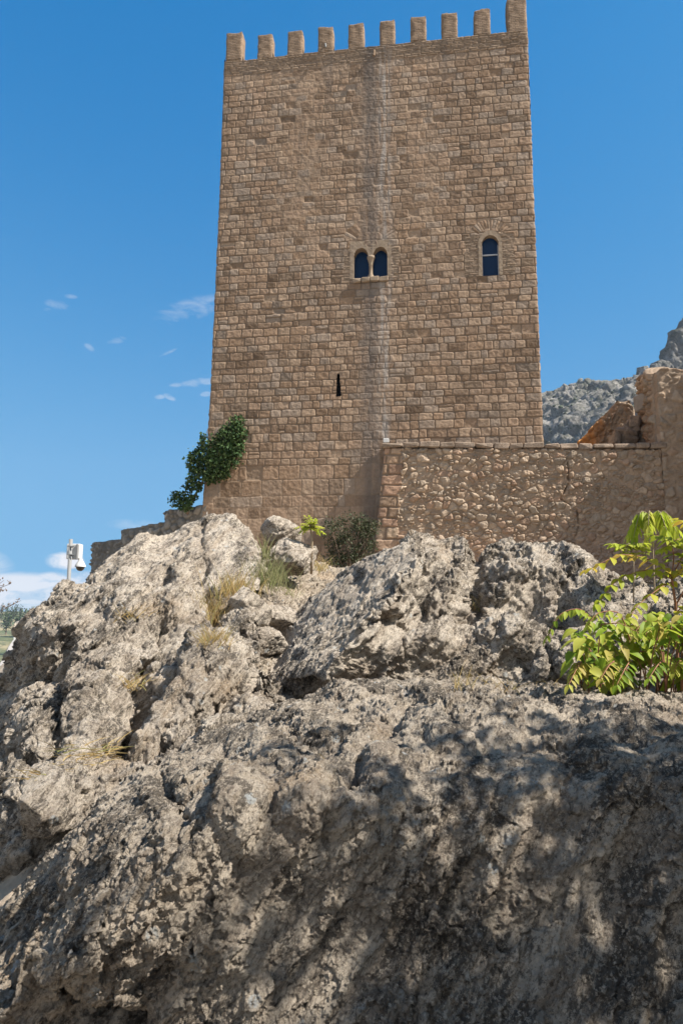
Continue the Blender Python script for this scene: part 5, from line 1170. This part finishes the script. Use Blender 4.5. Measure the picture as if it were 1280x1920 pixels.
post_cam()
mb = MB(); c = wpt(723, 824); X, Yv, Z = wd_, np.array([wd_[1], -wd_[0], 0]), np.array([0, 0, 1.])
mb.box(c-Yv*.25+Z*.02, X, Yv, Z, .10, .06, .075, .012); mb.box(c-Yv*.25-Z*.085, X, Yv, Z, .03, .03, .05, .005); tag(mb.build('floodlight', M['white'], None), 'small white floodlight on the left end of the low wall', 'floodlight')

# ------------------------------------------------------------------ far left country
def far_left():
    rr = np.random.default_rng(77)
    M['far_leaf'] = leaf_mat('far_tree_leaf', [(.03, .05, .02), (.05, .075, .03), (.08, .10, .04)], .1)
    L_ = [(3, 1129, 9, 760, 0), (13, 1127, 10, 780, 0), (22, 1135, 14, 740, 1), (30, 1126, 11, 760, 0), (39, 1131, 10, 800, 0), (48, 1137, 16, 720, 1), (58, 1135, 15, 760, 1), (67, 1134, 14, 780, 1), (-8, 1130, 8, 760, 1), (76, 1138, 12, 760, 1), (14, 1144, 18, 640, 1), (36, 1146, 18, 620, 1)]
    od = ['leftmost', 'second from the left', 'third from the left', 'fourth from the left', 'fifth from the left', 'sixth from the left', 'seventh from the left', 'rightmost']
    for i, (u, vt, w, y, kind) in enumerate(L_):
        same = sorted(q[0] for q in L_ if q[4] == kind); k_ = same.index(u); pos = od[-1] if k_ == len(same)-1 else od[k_]
        vb = 1160; b = at(u, vb, y); b[2] = float(groundz(b[0], b[1]))-1; h = at(u, vt, y)[2]-b[2]; r = w*.5*y/F
        t = empty('poplar' if kind == 0 else 'distant_tree', b, ['narrow dark poplar on the far left skyline, ', 'rounded tree on the far left skyline, '][kind]+pos, 'tree', ['poplars on the far skyline', 'round trees on the far skyline'][kind])
        mb = MB(); mb.tube([b, b+np.array([0, 0, h*.6])], [r*.14, r*.06], 6); mb.build('trunk', M['bark'], t)
        k = 320; q = rr.normal(size=(k, 3)); q /= np.linalg.norm(q, axis=1)[:, None]; q *= (rr.random(k)**.33)[:, None]
        P = b+np.array([0, 0, h*(.56 if kind else .55)])+q*np.array([r, r, h*.46])*(.75+.25*np.sin(q[:, :1]*7+i)); V, Fa, rn = leaf_cloud(P, r*.42, .4, rr); mesh_np('crown', V, Fa, M['far_leaf'], t, True, {'rnd': rn})
    pts = [at(-30, 1240, 300), at(5, 1212, 340), at(20, 1192, 420), at(28, 1176, 520), at(40, 1168, 620)]
    P = []
    for p in pts: p[2] = float(groundz(p[0], p[1]))+.35; P.append(p)
    W_ = basis(5, [8]*4, .2)@np.array(P); W_[:, 2] = groundz(W_[:, 0], W_[:, 1])+1.6; T = np.gradient(W_, axis=0); sdv = np.stack([T[:, 1], -T[:, 0], T[:, 0]*0], 1); sdv /= np.linalg.norm(sdv, axis=1)[:, None]
    tag(mesh_np('road', np.concatenate([W_-sdv*3.2, W_+sdv*3.2]), grid_faces(2, len(W_)), plain('road_surface', (.32, .29, .26), .9, 0, .2, .1)), kind='structure')
    c = at(36, 1172, 480); c[2] = float(groundz(c[0], c[1])); X, Yv, Z = np.array([.94, .34, 0]), np.array([-.34, .94, 0]), np.array([0, 0, 1.]); gz = at(36, 1172, 480)[2]
    t = empty('farm_house', (c[0], c[1], c[2]), 'small white house beside the road far off at the left', 'house'); hh = max(gz-c[2], 0)+1.8
    mb = MB(); mb.box(c+Z*(hh/2-.5), X, Yv, Z, 2.4, 3.2, hh/2+.5, .05); mb.build('wall', M['white'], t)
    mb = MB(); e = c+Z*hh; a = [e-X*2.7-Yv*3.5, e+X*2.7-Yv*3.5, e+X*2.7+Yv*3.5, e-X*2.7+Yv*3.5, e-Yv*3.5+Z*1.1, e+Yv*3.5+Z*1.1]; mb.add(a, [[0, 1, 4], [2, 3, 5], [1, 2, 5, 4], [3, 0, 4, 5], [3, 2, 1, 0]]); mb.build('roof', plain('pale_roof', (.42, .36, .32), .8), t)
    mb = MB(); mb.box(c+Z*(hh-1.4)-Yv*3.22, X, Yv, Z, .7, .05, .8, .02); mb.build('window', M['dark'], t)
far_left()
def twigs():
    Y = 6.2; b = at(-110, 1200, Y); t = empty('bare_bush', b, 'thin bare twigs reaching in at the left edge above the far trees', 'twigs'); mb = MB(); rr = np.random.default_rng(9)
    mb.tube([at(-90, 1330, Y), b, at(-60, 1140, Y)], [.018, .014, .010], 6)
    for e, m_ in (((22, 1094), (-15, 1112)), ((14, 1106), (-20, 1110)), ((40, 1126), (0, 1148)), ((8, 1088), (-25, 1118)), ((26, 1134), (-10, 1150))):
        p = [at(-60, 1140, Y), at(*m_, Y), at((e[0]+m_[0])/2, (e[1]+m_[1])/2-2, Y), at(*e, Y)]; mb.tube(p, [.006, .004, .003, .0015], 5)
        for k in range(4):
            q = at(e[0]-k*7+rr.normal(0, 2), e[1]+k*3+rr.normal(0, 2), Y); mb.tube([q, q+np.array([rr.normal(0, .02), 0, .04*rr.random()])], [.003, .002], 4); mb.lathe(q+np.array([0, 0, .01]), (0, 0, 1), [(0, -.008), (.008, 0), (0, .01)], 5)
    mb.build('twig', M['bark'], t)
twigs()
